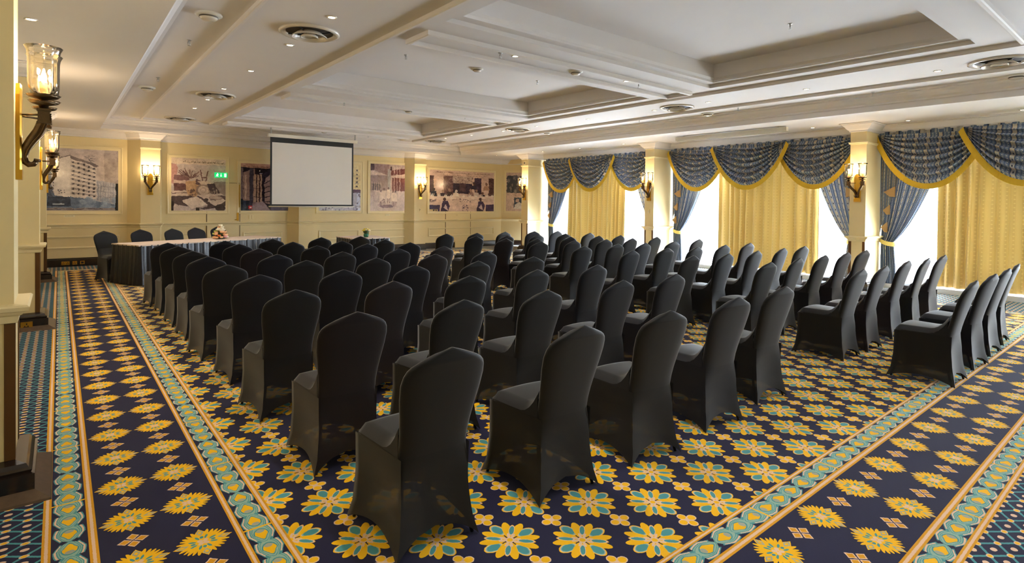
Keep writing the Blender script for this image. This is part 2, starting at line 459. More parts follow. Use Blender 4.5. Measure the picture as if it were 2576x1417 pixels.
I_HYO = cm(lambda x, y: hearts(y, absx(x - CX) * -1.0 + CX, 3.70, 0.835, 0.0385))
I_HYI = cm(lambda x, y: hearts(y, absx(x - CX) * -1.0 + CX, 3.70, 0.835, 0.754))
I_HXI = cm(lambda x, y: hearts(x, y, 3.69, 0.85, 1.4055))
I_HXO = cm(lambda x, y: hearts(x, y, 3.69, 0.85, 0.7185))
I_HXIF = cm(lambda x, y: hearts(x, y, 3.69, 0.85, 14.975))
I_HXOF = cm(lambda x, y: hearts(x, y, 3.69, 0.85, 15.66))
SY = [(-0.062, -0.029), (0.107, 0.142), (0.660, 0.690), (0.816, 0.850)]
SX = [(0.629, 0.661), (0.776, 0.813), (1.306, 1.345), (1.465, 1.491)]
I_SY = [cm(lambda x, y, a=a, b=b: stripe(absx(x - CX) * -1.0 + CX, a, b)) for a, b in SY]
I_SX = [cm(lambda x, y, a=a, b=b: stripe(y, a, b)) for a, b in SX]
SXF = [(14.889, 14.915), (15.035, 15.074), (15.567, 15.604), (15.718, 15.75)]
I_SXF = [cm(lambda x, y, a=a, b=b: stripe(y, a, b)) for a, b in SXF]

# ------------------------------------------------------------------ ROOM SHELL
XL, XR, YB, YF = -0.95, 13.15, 16.6, -5.7
ZS, ZM, ZC = 3.22, 3.50, 3.83
FX0, FX1, FYB = 0.74, 10.70, 15.95          # edges of the raised ceiling
fl_ = MB()
bandsY = [(XL, SY[0][0], I_TREL), (SY[0][0], SY[0][1], I_SY[0]), (SY[0][1], SY[1][0], I_HYO), (SY[1][0], SY[1][1], I_SY[1]), (SY[1][1], SY[2][0], I_MEDL), (SY[2][0], SY[2][1], I_SY[2]), (SY[2][1], SY[3][0], I_HYI), (SY[3][0], SY[3][1], I_SY[3])]
bandsX = [(YF, SX[0][0], I_TREL), (SX[0][0], SX[0][1], I_SX[0]), (SX[0][1], SX[1][0], I_HXO), (SX[1][0], SX[1][1], I_SX[1]), (SX[1][1], SX[2][0], I_MEDN), (SX[2][0], SX[2][1], I_SX[2]), (SX[2][1], SX[3][0], I_HXI), (SX[3][0], SX[3][1], I_SX[3])]
bandsF = [(SXF[0][0], SXF[0][1], I_SXF[0]), (SXF[0][1], SXF[1][0], I_HXIF), (SXF[1][0], SXF[1][1], I_SXF[1]), (SXF[1][1], SXF[2][0], I_MEDF), (SXF[2][0], SXF[2][1], I_SXF[2]), (SXF[2][1], SXF[3][0], I_HXOF), (SXF[3][0], SXF[3][1], I_SXF[3]), (SXF[3][1], YB, I_TREL)]
def q2(x0, x1, y0, y1, mi): fl_.quad((x0, y0, 0), (x1, y0, 0), (x1, y1, 0), (x0, y1, 0), mi)
XS0, XS1 = SY[3][1], 2 * CX - SY[3][1]; YS0, YS1 = SX[3][1], SXF[0][0]
q2(XS0, XS1, YS0, YS1, I_FIELD)
for (a, b, i), (ya, yb, ix), (fa, fb, jf) in zip(bandsY, bandsX, list(reversed(bandsF))):
    # left and right strips, mitred into the near and far strips
    for mir in (0, 1):
        f = (lambda x: 2 * CX - x) if mir else (lambda x: x)
        aa = a if not (mir and i == I_TREL) else 2 * CX - XR
        p = [(f(aa), max(ya, YF), 0), (f(b), yb, 0), (f(b), fa, 0), (f(aa), fb, 0)]
        if mir: p = p[::-1]
        fl_.add(p, [(0, 1, 2, 3)], i)
    A = 2 * CX - (a if i != I_TREL else 2 * CX - XR); B = 2 * CX - b
    fl_.add([(a, max(ya, YF), 0), (A, max(ya, YF), 0), (B, yb, 0), (b, yb, 0)], [(0, 1, 2, 3)], ix)
    fl_.add([(b, fa, 0), (B, fa, 0), (A, fb, 0), (a, fb, 0)], [(0, 1, 2, 3)], jf)
floor = struct(fl_.build('floor', CARP))

# ---- ceiling: soffit ring, raised field with coffers
COF = [(3.17, 8.22, 1.63, 5.00), (3.15, 8.15, 6.20, 9.50), (3.15, 8.10, 10.78, 14.15)]
cl = MB()
cl.quad((XL, YF, ZS), (XL, 18, ZS), (FX0, 18, ZS), (FX0, YF, ZS)); cl.quad((FX1, YF, ZS), (FX1, 18, ZS), (14.5, 18, ZS), (14.5, YF, ZS))
cl.quad((FX0, FYB, ZS), (FX0, 18, ZS), (FX1, 18, ZS), (FX1, FYB, ZS))
xs0, xs1 = 3.15, 8.2
cl.quad((FX0, YF, ZM), (FX0, FYB, ZM), (xs0, FYB, ZM), (xs0, YF, ZM)); cl.quad((xs1, YF, ZM), (xs1, FYB, ZM), (FX1, FYB, ZM), (FX1, YF, ZM))
yy = YF
for (x0, x1, y0, y1) in COF:
    cl.quad((xs0, yy, ZM), (xs0, y0, ZM), (xs1, y0, ZM), (xs1, yy, ZM)); yy = y1
    ring = [(xs0, y0), (xs0, y1), (xs1, y1), (xs1, y0)]    # clockwise: left of travel is outside, so step with negative out
    prof = [(0, ZM), (0, ZM + 0.05), (-0.13, ZM + 0.05), (-0.13, ZM + 0.085), (-0.155, ZM + 0.12), (-0.155, ZC)]
    cl.sweep(ring, prof, closed=True)
    d = 0.155
    cl.quad((xs0 + d, y0 + d, ZC), (xs0 + d, y1 - d, ZC), (xs1 - d, y1 - d, ZC), (xs1 - d, y0 + d, ZC))
cl.quad((xs0, yy, ZM), (xs0, FYB, ZM), (xs1, FYB, ZM), (xs1, yy, ZM))
ceiling = struct(cl.build('ceiling', WHITE))
# crown moulding round the raised field (trim_1); path counter-clockwise so left = inwards
crown = [(0, ZS), (0, ZS + 0.09), (0.03, ZS + 0.10), (0.03, ZS + 0.125), (0.07, ZS + 0.15), (0.10, ZS + 0.19), (0.15, ZS + 0.225), (0.15, ZS + 0.245), (0.20, ZS + 0.255), (0.20, ZM + 0.005)]
tr = MB(); tr.sweep([(FX0, YF), (FX1, YF), (FX1, FYB), (FX0, FYB)], crown, closed=True)
struct(tr.build('trim_1', WHITETRIM))
def bead_frame(x0, x1, y0, y1, d=0.035, w=0.05):
    b = MB(); P = [(x0, y0), (x0, y1), (x1, y1), (x1, y0)]
    b.sweep(P, [(0, ZM + 0.005), (0, ZM - d), (-0.012, ZM - d - 0.008), (-w + 0.01, ZM - d - 0.008), (-w, ZM - d + 0.005), (-w, ZM + 0.005)], closed=True)
    return b.build('moulding', WHITETRIM, ceiling)
bead_frame(1.46, 2.93, YF, 15.5, 0.045); bead_frame(8.45, 9.90, YF, 15.3, 0.045)
bead_frame(3.15, 8.25, 5.36, 5.87, 0.05); bead_frame(3.14, 8.12, 10.02, 10.55, 0.05); bead_frame(3.14, 8.05, 14.72, 15.25, 0.05); bead_frame(3.2, 8.4, 0.62, 1.27, 0.05)

# ---- walls
def wallbox(name, *b):
    return struct(MB().box(*b).build(name, CREAM))
wall_left = wallbox('wall_left', XL - 0.2, XL, YF, 18, 0, 3.3)
wall_front = wallbox('wall_front', XL - 0.2, 14.6, YF - 0.2, YF, 0, 3.9)
wb = MB(); wb.box(XL, 13.0, YB, YB + 0.2, 0, 3.3)
wb.add([(13.0, YB, 0), (14.3, 15.3, 0), (14.3, 15.3, 3.3), (13.0, YB, 3.3)], [(0, 1, 2, 3)])
wall_back = struct(wb.build('wall_back', CREAM))
WINC = [1.72, 6.57, 11.47, -3.15]; PIERY = [(-5.75, -5.5), (-0.95, -0.67), (3.98, 4.26), (8.88, 9.16), (13.88, 14.2)]
PX = 11.98
wr_ = MB()
for (a, b) in PIERY[:2]: wr_.box(PX, XR + 0.15, a, b, 0, 3.3)
wr_.box(XR, XR + 0.15, YF, 18, 3.06, 3.3)
wr_.box(XR - 0.1, XR + 1.3, 14.15, 14.4, 0, 3.3); wr_.box(14.3, 14.5, 14.2, 15.5, 0, 3.3)
wall_right = struct(wr_.build('wall_right', CREAM))
# raised low sill the drapes stand over
sl = MB(); sl.box(12.72, XR, -0.67, 3.98, 0, 0.09); sl.box(12.72, XR, 4.26, 8.88, 0, 0.09); sl.box(12.72, XR, 9.16, 13.88, 0, 0.09)
sl.build('window_sill', pm('white_gloss_sill', (236, 236, 236), 0.25), wall_right)

CORN = [(0, -0.17), (0.02, -0.165), (0.02, -0.14), (0.05, -0.12), (0.09, -0.07), (0.10, -0.06), (0.13, -0.03), (0.13, -0.02), (0.16, -0.015), (0.16, 0.0)]
RAIL = [(0, -0.10), (0.015, -0.095), (0.02, -0.06), (0.035, -0.05), (0.045, -0.035), (0.06, -0.03), (0.065, -0.01), (0.055, 0.0), (0.0, 0.004)]
BAND = [(0, -0.03), (0.018, -0.025), (0.018, -0.008), (0.03, 0.0), (0.03, 0.012), (0, 0.016)]
PLIN = [(0.085, 0.0), (0.085, 0.135), (0.07, 0.14), (0.075, 0.155), (0.06, 0.165), (0.05, 0.185), (0.0, 0.2)]
SKIRT = [(0.03, 0.0), (0.03, 0.16), (0.022, 0.17), (0.022, 0.185), (0.0, 0.2)]
def mould(name, path, prof, z, mat, parent, closed=False):
    b = MB(); b.sweep(path, [(o, z + h) for o, h in prof], closed=closed)
    return b.build(name, mat, parent)
def column(parent, x0, x1, y0, y1, face):
    """a square pier between floor and soffit with plinth, rail, band and capital; face = which way it looks (+1 = +X, -1 = -X)"""
    ring = [(x0, y0), (x0, y1), (x1, y1), (x1, y0)]       # clockwise from above: left is outward
    parent = MB().box(x0, x1, y0, y1, 0, 3.3).build('pillar' if face > 0 else 'pier', CREAM, parent)
    mould('chair_rail', ring, RAIL, 1.03, CREAMTRIM, parent, True)
    mould('neck_band', ring, BAND, 2.84, CREAMTRIM, parent, True)
    mould('capital', ring, CORN, ZS, WHITETRIM, parent, True)
    mould('plinth', ring, PLIN, 0.0, DARKWOOD, parent, True)
    g = MB()
    fx = x1 if face > 0 else x0
    for yc in (y0, y1):
        s = 1 if yc == y1 else -1
        g.box(fx - 0.04, fx + 0.004, yc - 0.004, yc + 0.004, 0.2, 0.93) if face > 0 else g.box(fx - 0.004, fx + 0.04, yc - 0.004, yc + 0.004, 0.2, 0.93)
        g.box(fx - 0.005 if face < 0 else fx, fx if face < 0 else fx + 0.005, yc - 0.045 if s > 0 else yc, yc if s > 0 else yc + 0.045, 0.2, 0.93)
    g.build('corner_guard', GUARD, parent)
    return parent
PILY = [3.96, 8.91, 13.85]
PILLARS = [column(wall_left, XL, -0.185, y, y + 0.38, 1) for y in PILY]
for (a, b) in PIERY[2:]: column(wall_right, PX, XR, a, b, -1)
# carpet-binding metal flap round each left plinth
for y, pl in zip(PILY, PILLARS):
    mould('floor_edging', [(XL, y), (XL, y + 0.38), (-0.185, y + 0.38), (-0.185, y)], [(0.155, 0.0), (0.15, 0.012), (0.085, 0.05), (0.085, 0.0)], 0, pm('worn_edging_strip', (96, 78, 62), 0.4, 0.3, var=0.3, scale=30), pl, True)
# back wall pilasters: front face and canted left cheek
PILX = [(1.555, 1.965), (5.38, 5.80), (9.14, 9.57)]; PYF = 16.35
backpath = [(13.95, 15.65), (13.0, YB)]
for (a, b) in reversed(PILX): backpath += [(b + 0.06, YB), (b, PYF), (a, PYF), (a - 0.25, YB)]
backpath += [(XL, YB)]
for (a, b) in PILX:
    pb = MB(); pb.add([(a - 0.25, YB, 0), (a, PYF, 0), (b, PYF, 0), (b + 0.06, YB, 0), (a - 0.25, YB, 3.3), (a, PYF, 3.3), (b, PYF, 3.3), (b + 0.06, YB, 3.3)], [(0, 1, 5, 4), (1, 2, 6, 5), (2, 3, 7, 6)])
    pb.build('pilaster', CREAM, wall_back)
mould('chair_rail', backpath, RAIL, 1.0, CREAMTRIM, wall_back)
struct(mould('trim_2', backpath, CORN, ZS, WHITETRIM, None))
struct(mould('baseboard_back', backpath, SKIRT, 0.0, DARKWOOD, None))
struct(mould('trim_3', [(XL, YB), (XL, YF)], CORN, ZS, WHITETRIM, None))
struct(mould('baseboard_left', [(XL, YB), (XL, YF)], SKIRT, 0.0, DARKWOOD, None))
struct(mould('trim_4', [(12.66, YF), (12.66, 14.1)], [(0, -0.17), (0.0, -0.16), (0.02, -0.155), (0.02, -0.14), (0.05, -0.12), (0.09, -0.07), (0.10, -0.06), (0.13, -0.03), (0.13, -0.02), (0.16, -0.015), (0.16, 0.0), (-0.5, 0.0), (-0.5, -0.125), (-0.02, -0.125), (-0.02, -0.17)], ZS, WHITETRIM, None))
for (a, b) in PILX: mould('neck_band', [(b + 0.01, PYF), (a - 0.01, PYF)], BAND, 2.86, CREAMTRIM, wall_back)
# lower panel mouldings on the back wall
def wframe(name, x0, x1, z0, z1, y, w, d, mat, parent):
    b = MB()
    o = [(x0, z0), (x1, z0), (x1, z1), (x0, z1)]
    def ring(ins, dep): return [(x0 + ins, y - dep, z0 + ins), (x1 - ins, y - dep, z0 + ins), (x1 - ins, y - dep, z1 - ins), (x0 + ins, y - dep, z1 - ins)]
    rr = [ring(0, 0), ring(0, d), ring(w * 0.35, d * 1.25), ring(w * 0.7, d * 0.8), ring(w, d * 0.5), ring(w, 0)]
    vs = [p for r in rr for p in r]
    fs = [(k * 4 + i, k * 4 + (i + 1) % 4, k * 4 + 4 + (i + 1) % 4, k * 4 + 4 + i) for k in range(len(rr) - 1) for i in range(4)]
    b.add(vs, fs)
    return b.build(name, mat, parent)
for (a, b) in ((-0.6, 1.15), (2.2, 3.0), (3.95, 5.0), (6.05, 7.32), (7.65, 8.95), (9.83, 12.65)):
    wframe('panel_moulding', a, b, 0.42, 0.71, YB, 0.045, 0.018, CREAMTRIM, wall_back)

# ---- windows (frame, mullions, glass) behind the curtains
for i, yc in enumerate(WINC):
    y0, y1 = yc - 2.3, yc + 2.3
    fr = MB(); fx = XR + 0.03
    fr.box(fx, fx + 0.07, y0, y1, 0.09, 0.17); fr.box(fx, fx + 0.07, y0, y1, 2.98, 3.06); fr.box(fx, fx + 0.07, y0, y1, 2.2, 2.26)
    for k in range(5):
        yk = lerp(y0, y1, k / 4); fr.box(fx, fx + 0.07, yk - 0.035, yk + 0.035, 0.17, 2.98)
    w = struct(fr.build('window_%d' % (i + 1), WHITETRIM))
    for k in range(4):
        ya, yb = lerp(y0, y1, k / 4) + 0.035, lerp(y0, y1, (k + 1) / 4) - 0.035
        MB().box(fx + 0.03, fx + 0.036, ya, yb, 0.17, 2.2).build('pane', PANEG, w); MB().box(fx + 0.03, fx + 0.036, ya, yb, 2.26, 2.98).build('pane', PANEG, w)

# ---- jib doors hidden in the back wall panelling
def jib(n, x0, x1, z1, y):
    d = MB(); d.box(x0, x1, y - 0.012, y, 0.01, z1)
    o = struct(d.build('door_%d' % n, CREAM))
    g = MB(); gm = pm('door_gap_shadow', (70, 45, 20), 0.8)
    for x in (x0, x1): g.box(x - 0.006, x + 0.006, y - 0.016, y, 0.0, z1)
    g.box(x0, x1, y - 0.016, y, z1 - 0.004, z1 + 0.006); g.build('door_gap', gm, o)
    return o
door1 = jib(1, 3.05, 3.86, 2.06, YB)
hb = MB(); hb.box(3.78, 3.83, YB - 0.03, YB - 0.012, 1.03, 1.25); hb.tube([(3.80, YB - 0.03, 1.06), (3.80, YB - 0.07, 1.06), (3.72, YB - 0.07, 1.06)], 0.011, 8); hb.build('door_handle', BRASS, door1)
MB().box(3.835, 3.858, YB - 0.03, YB - 0.01, 1.4, 2.03).build('door_closer_bar', BRASS, door1)
door2 = jib(2, 10.52, 11.58, 1.29, YB)
fl2 = MB(); fl2.box(10.9, 11.58, YB - 0.05, YB - 0.012, 0.0, 0.24); fl2.build('kick_panel', CREAM, door2)

# ------------------------------------------------------------------ CHAIRS
YBK = [(0.95, -0.012), (0.93, 0.0), (0.88, 0.022), (0.8, 0.05), (0.7, 0.08), (0.6, 0.108), (0.52, 0.130), (0.44, 0.145), (0.3, 0.148), (0.15, 0.135), (0.0, 0.105)]
WBK = [(0.954, 0.010), (0.944, 0.040), (0.930, 0.078), (0.914, 0.118), (0.899, 0.152), (0.884, 0.177), (0.866, 0.195), (0.84, 0.207), (0.80, 0.213), (0.73, 0.208), (0.64, 0.194), (0.56, 0.183), (0.50, 0.178), (0.44, 0.178)]
def sg(v, e): return math.copysign(abs(v) ** e, v)
def skirt_dim(t):
    zc = 0.445 * (1 - t)
    wr = interp([(0, 0.180), (0.45, 0.176), (0.8, 0.192), (1, 0.216)], t); wf = interp([(0, 0.220), (0.4, 0.216), (0.8, 0.224), (1, 0.240)], t)
    yf = interp([(0, 0.564), (0.5, 0.570), (0.8, 0.588), (1, 0.620)], t)
    return wr, interp(YBK, zc) - 0.010, wf, yf
def chair_meshes():
    # backrest: stack of flattened rings
    b = MB(); N = 28; rows = []
    for z, w in WBK:
        th = interp([(0.96, 0.030), (0.93, 0.045), (0.8, 0.05), (0.44, 0.055)], z); yb = interp(YBK, z)
        if z > 0.94: th *= 0.55; yb += 0.010
        rows.append([(w * sg(math.cos(2 * PI * i / N), 0.55), yb + th / 2 + th / 2 * sg(math.sin(2 * PI * i / N), 0.62) - 0.012 * (1 - (min(1, abs(w * math.cos(2 * PI * i / N)) / 0.2)) ** 2) * (1 if z < 0.9 else 0.3), z) for i in range(N)])
    vs = [p for r in rows for p in r]
    fs = [(k * N + i, k * N + (i + 1) % N, (k + 1) * N + (i + 1) % N, (k + 1) * N + i) for k in range(len(rows) - 1) for i in range(N)]
    vs.append((0, interp(YBK, 0.953) + 0.018, 0.957)); top = len(vs) - 1
    fs += [(i, top, (i + 1) % N) for i in range(N)]
    b.add(vs, fs, 0, True)
    # the back panel runs on down to its arched hem between the rear feet
    half = [(N - (N // 2) + i) % N for i in range(N // 2 + 1)]
    base = len(WBK) - 1; prev = [base * N + i for i in half]; nw = len(half)
    for j in range(1, 11):
        t = j / 10; cur = []
        wr, yr, _w, _y = skirt_dim(t); arch, pin = 0.095, 0.040
        for k, i in enumerate(half):
            x0, y0, z0 = rows[base][i]; qx = x0 / WBK[-1][1]; q = (qx + 1) / 2; h = math.sin(PI * q)
            y = yr + pin * h * t ** 1.5 + (y0 - (interp(YBK, 0.44) - 0.010)) * max(0, 1 - t * 4)
            zz = 0.44 - t * (0.44 - max(0.004, arch * h ** 0.75)); cur.append(len(b.v)); b.v.append((qx * wr, y, zz))
        for k in range(nw - 1):
            b.f.append((prev[k], prev[k + 1], cur[k + 1], cur[k])); b.mi.append(1); b.sm.append(True)
        prev = cur
    back = fixn(b.build('backrest', [BLACKF[0], BLACKS[0]]))
    # seat: cushion top that sweeps up into the back, rolled front and side edges
    s = MB(); nx, ny = 13, 16
    def seat(u, v):
        y = lerp(0.165, 0.563, v); hw = lerp(0.180, 0.219, v); x = lerp(-hw, hw, u)
        z = 0.488 + 0.012 * (1 - (2 * u - 1) ** 2)
        d = max(0, 1 - (y - 0.165) / 0.15); z += 0.125 * d ** 2.2
        eu = min(u, 1 - u); z -= 0.035 * max(0, 1 - eu / 0.09) ** 2
        z -= 0.035 * max(0, 1 - (1 - v) / 0.09) ** 2
        return (x, y, z)
    s.grid(seat, nx, ny)
    edge = [seat(0, j / 12) for j in range(13)] + [seat(i / 12, 1) for i in range(1, 13)] + [seat(1, 1 - j / 12) for j in range(1, 13)]
    k = len(edge); vs = edge + [(x * 1.005, y + (0.004 if y > 0.5 else 0), 0.438) for x, y, z in edge]
    s.add(vs, [(i, i + 1, k + i + 1, k + i) for i in range(k - 1)], 0, True)
    s.box(-0.17, 0.17, 0.19, 0.53, 0.40, 0.435)
    sm_ = fixn(s.build('seat', BLACKF[0]))
    # skirt: four stretched panels with arched hems between the feet
    k_ = MB(); n = 12; rows = []
    for j in range(11):
        t = j / 10; row = []
        wr, yr, wf, yf = skirt_dim(t)
        cor = [(-wr, yr), (wr, yr), (wf, yf), (-wf, yf)]
        for e, (arch, pin) in ((1, (0.060, 0.034)), (2, (0.10, 0.03)), (3, (0.060, 0.034))):
            (xa, ya), (xb, yb) = cor[e], cor[(e + 1) % 4]
            ln = math.hypot(xb - xa, yb - ya); nx_, ny_ = -(yb - ya) / ln, (xb - xa) / ln
            for i in range(n + (e == 3)):
                q = i / n; h = max(0.0, math.sin(PI * q))
                rdx = 0.0
                p = pin * h * t ** 1.5 + rdx
                a = arch * (h ** 0.75)
                row.append((lerp(xa, xb, q) + nx_ * p, lerp(ya, yb, q) + ny_ * p, 0.445 - t * (0.445 - max(0.004, a))))
        rows.append(row)
    N2 = 3 * n + 1; vs = [p for r in rows for p in r]
    fs = [(j * N2 + i, j * N2 + i + 1, (j + 1) * N2 + i + 1, (j + 1) * N2 + i) for j in range(10) for i in range(N2 - 1)]
    k_.add(vs, fs, 0, True)
    skirt = fixn(k_.build('skirt', BLACKS[0]))
    legs = []
    for (tx, ty, bx, by) in ((-0.145, 0.20, -0.196, 0.124), (0.145, 0.20, 0.196, 0.124), (0.175, 0.51, 0.215, 0.588), (-0.175, 0.51, -0.215, 0.588)):
        g = MB(); g.tube([(tx, ty, 0.42), (lerp(tx, bx, .25), lerp(ty, by, .3), 0.2), (bx, by, 0.004)], [0.012, 0.011, 0.009], 6); legs.append(g.build('leg', LEGM))
    return back, sm_, skirt, legs
back0, seat0, skirt0, legs0 = chair_meshes()
for o in [back0, seat0, skirt0] + legs0: C.objects.unlink(o)
VAR = []
for i in range(3):
    mb, mss, mk = back0.data.copy(), seat0.data.copy(), skirt0.data.copy()
    mb.materials[0] = BLACKF[i]; mb.materials[1] = BLACKS[i]; mss.materials[0] = BLACKF[i]; mk.materials[0] = BLACKS[i]
    VAR.append((mb, mss, mk))
def chair(x, y, rz, var, label, group):
    t = thing('covered_chair', label, 'chair', (x, y, 0), rz, group)
    for src, me in ((back0, VAR[var][0]), (seat0, VAR[var][1]), (skirt0, VAR[var][2])):
        c = src.copy(); c.data = me; C.objects.link(c); c.parent = t
    for l in legs0:
        c = l.copy(); C.objects.link(c); c.parent = t
    return t
LEFT = [  # rows from the back (nearest the camera) to the front, five chairs each, measured apex positions
 [(1.355, 2.07), (2.16, 2.03), (2.89, 2.00), (3.71, 2.01), (4.53, 2.06)],
 [(1.35, 3.07), (2.09, 3.05), (2.82, 3.03), (3.72, 3.05), (4.47, 3.04)],
 [(1.33, 4.10), (2.11, 4.10), (2.81, 4.02), (3.62, 4.03), (4.44, 3.99)],
 [(1.35, 5.10), (2.08, 5.05), (2.82, 5.02), (3.60, 4.99), (4.45, 5.03)],
 [(1.30, 6.05), (2.08, 6.06), (2.82, 5.91), (3.63, 5.95), (4.43, 5.95)],
 [(1.31, 7.05), (2.03, 6.93), (2.81, 6.86), (3.63, 6.89), (4.39, 6.95)],
 [(1.30, 7.90), (2.07, 7.88), (2.89, 7.98), (3.66, 7.98), (4.34, 7.88)],
 [(1.27, 8.79), (2.05, 8.84), (2.84, 8.90), (3.57, 8.74), (4.31, 8.69)],
 [(1.25, 9.59), (2.03, 9.63), (2.78, 9.75), (3.61, 9.77), (4.32, 9.71)]]
RIGHT = [
 [(6.35, 1.21), (7.16, 1.22), (7.94, 1.24), (8.72, 1.28)],
 [(6.47, 2.15), (7.08, 2.13), (8.00, 2.17), (8.64, 2.13), (9.42, 2.14)],
 [(6.33, 3.05), (7.17, 3.09), (7.90, 3.08), (8.66, 3.08), (9.36, 3.08)],
 [(6.30, 4.03), (6.97, 3.93), (7.78, 3.94), (8.65, 3.97), (9.37, 3.97)],
 [(6.25, 4.96), (7.05, 4.95), (7.67, 4.84), (8.46, 4.83), (9.30, 4.85)],
 [(6.24, 5.88), (7.06, 5.91), (7.66, 5.82), (8.49, 5.82), (9.43, 5.92)],
 [(6.30, 6.94), (7.04, 6.87), (7.78, 6.79), (8.51, 6.77), (9.27, 6.77)],
 [(6.30, 7.88), (6.81, 7.60), (7.76, 7.69), (8.51, 7.63), (9.08, 7.54)],
 [(6.23, 8.73), (6.98, 8.68), (7.69, 8.55), (8.48, 8.56), (9.20, 8.51)],
 [(6.17, 9.68), (6.90, 9.63), (7.75, 9.73), (8.50, 9.60), (9.09, 9.43)]]
rc = random.Random(3)
YAW = {(0, 0, 0): -2, (0, 0, 1): -3, (0, 0, 2): -7, (0, 0, 3): -6, (0, 0, 4): -5, (0, 1, 0): -3}
for blk, rowsb, nm in ((0, LEFT, 'left'), (1, RIGHT, 'right')):
    for ri, row in enumerate(rowsb):
        for ci, (x, y) in enumerate(row):
            yaw_ = YAW.get((blk, ri, ci), rc.uniform(-5, 3))
            var = rc.choices((0, 1, 2), (6, 2, 3))[0]
            if (blk, ri, ci) == (0, 1, 0): var = 1
            if (blk, ri, ci) in ((0, 0, 0), (0, 0, 1), (0, 0, 2)): var = 0
            rowtxt = 'rearmost row' if ri == 0 else '%s row from the rear' % ORD[ri]
            chair(x, y, R(yaw_), var, '%s black chair from the left, %s of %s block' % (ORD[ci], rowtxt, nm), 'audience chairs in the %s block' % nm)
for i, (x, y) in enumerate([(0.69, 13.70), (1.33, 14.09), (1.931, 14.25), (2.436, 14.588), (2.936, 14.815)]):
    chair(x, y, R(180 + 24 + (0, -4, 3, -2, 2)[i]), (0, 2, 0, 1, 0)[i], 'black covered chair behind the long skirted table, %s from the left' % ORD[i], 'chairs behind the head table')

# ------------------------------------------------------------------ SKIRTED TABLES
def pleat_ring(lx, ly, t, per, amp, rr):
    """perimeter of a rectangle with gathered pleats; t = 0 at top .. 1 at hem"""
    cor = [(0, 0), (lx, 0), (lx, ly), (0, ly)]; out = []
    for e in range(4):
        (xa, ya), (xb, yb) = cor[e], cor[(e + 1) % 4]; ln = math.hypot(xb - xa, yb - ya); nx_, ny_ = (yb - ya) / ln, -(xb - xa) / ln
        n = int(ln / 0.018)
        for i in range(n):
            q = i / n; ph = rr[int((e * 97 + i) // 7) % len(rr)]
            w = amp * (0.25 + 0.75 * t) * (math.sin(2 * PI * q * ln / per + ph * 1.3) * 0.7 + 0.5 * math.sin(2 * PI * q * ln / (per * 0.43) + ph * 2))
            o = w + 0.012 + 0.035 * t
            out.append((lerp(xa, xb, q) + nx_ * o, lerp(ya, yb, q) + ny_ * o))
    return out
def skirted_table(lx, ly, loc, rz, label, skirtmat, group=None):
    t = thing('skirted_table', label, 'table', loc, rz)
    b = MB(); b.box(-0.015, lx + 0.015, -0.015, ly + 0.015, 0.728, 0.75); b.build('tabletop', CLOTH, t)
    rr = [random.uniform(-1, 1) for _ in range(61)]
    k = MB(); rows = []
    for j in range(8):
        tt = j / 7; P = pleat_ring(lx, ly, tt, 0.15, 0.018, rr); rows.append([(x, y, lerp(0.742, 0.012, tt)) for x, y in P])
    N = len(rows[0]); vs = [p for r in rows for p in r]
    k.add(vs, [(j * N + i, j * N + (i + 1) % N, (j + 1) * N + (i + 1) % N, (j + 1) * N + i) for j in range(7) for i in range(N)], 0, True)
    k.build('pleated_skirt', skirtmat, t)
    for (x, y) in ((0.1, 0.1), (lx - 0.1, 0.1), (lx - 0.1, ly - 0.1), (0.1, ly - 0.1)):
        MB().tube([(x, y, 0.73), (x, y, 0.0)], 0.014, 6).build('leg', CHROME, t)
    return t
skirted_table(3.15, 0.85, (1.14, 12.2, 0), R(24), 'long head table with blush cloth top and black pleated skirt', SATIN)
skirted_table(0.9, 0.95, (5.21, 12.13, 0), 0, 'small square table with pale top and black pleated skirt below the screen', SATIN)

# ---- flower arrangements
def blossom(b, c, r, mi, rs):
    for k in range(3):
        rr = r * (1 - 0.28 * k); off = rs.uniform(0, 6)
        b.lathe([(0.0, -rr * 0.7), (rr * 0.7, -rr * 0.45), (rr, 0.0), (rr * 0.85, rr * (0.45 + 0.15 * k)), (rr * 0.55, rr * (0.3 + 0.25 * k))], c, 10, mi, True, ripple=0.12, rn=5)
FLC = [pm('rose_peach', (246, 190, 140), 0.6), pm('rose_orange', (236, 120, 60), 0.6), pm('rose_pink', (240, 170, 170), 0.6), pm('rose_cream', (250, 238, 210), 0.6), pm('rose_lime', (186, 190, 90), 0.6), pm('flower_yellow', (246, 222, 80), 0.6)]
LEAFM = pm('leaf_green', (60, 84, 34), 0.55, var=0.25)
rs = random.Random(11)
fa = thing('flower_arrangement', 'cone of peach, orange and cream roses on the long head table', 'flowers', (2.72, 13.36, 0.75))
MB().lathe([(0, 0), (0.09, 0), (0.10, 0.02), (0.075, 0.035), (0.0, 0.035)], (0, 0, 0), 18).build('bowl', pm('dark_green_bowl', (40, 60, 50), 0.3), fa)
MB().lathe([(0.06, 0.03), (0.08, 0.05), (0.04, 0.18), (0.0, 0.25)], (0, 0, 0), 14).build('foliage', LEAFM, fa)
lv = MB()
for i in range(16):
    a = rs.uniform(0, 2 * PI); h = rs.uniform(0.03, 0.26); rad = 0.135 * (1 - h / 0.36); c = Vector((rad * math.cos(a), rad * math.sin(a), h))
    o = Vector((math.cos(a), math.sin(a), rs.uniform(-.3, .6))).normalized(); s_ = Vector((-math.sin(a), math.cos(a), 0)) * 0.014
    lv.add([c, c + o * 0.025 + s_, c + o * 0.05, c + o * 0.025 - s_], [(0, 1, 2, 3)], 0)
lv.build('leaves', LEAFM, fa)
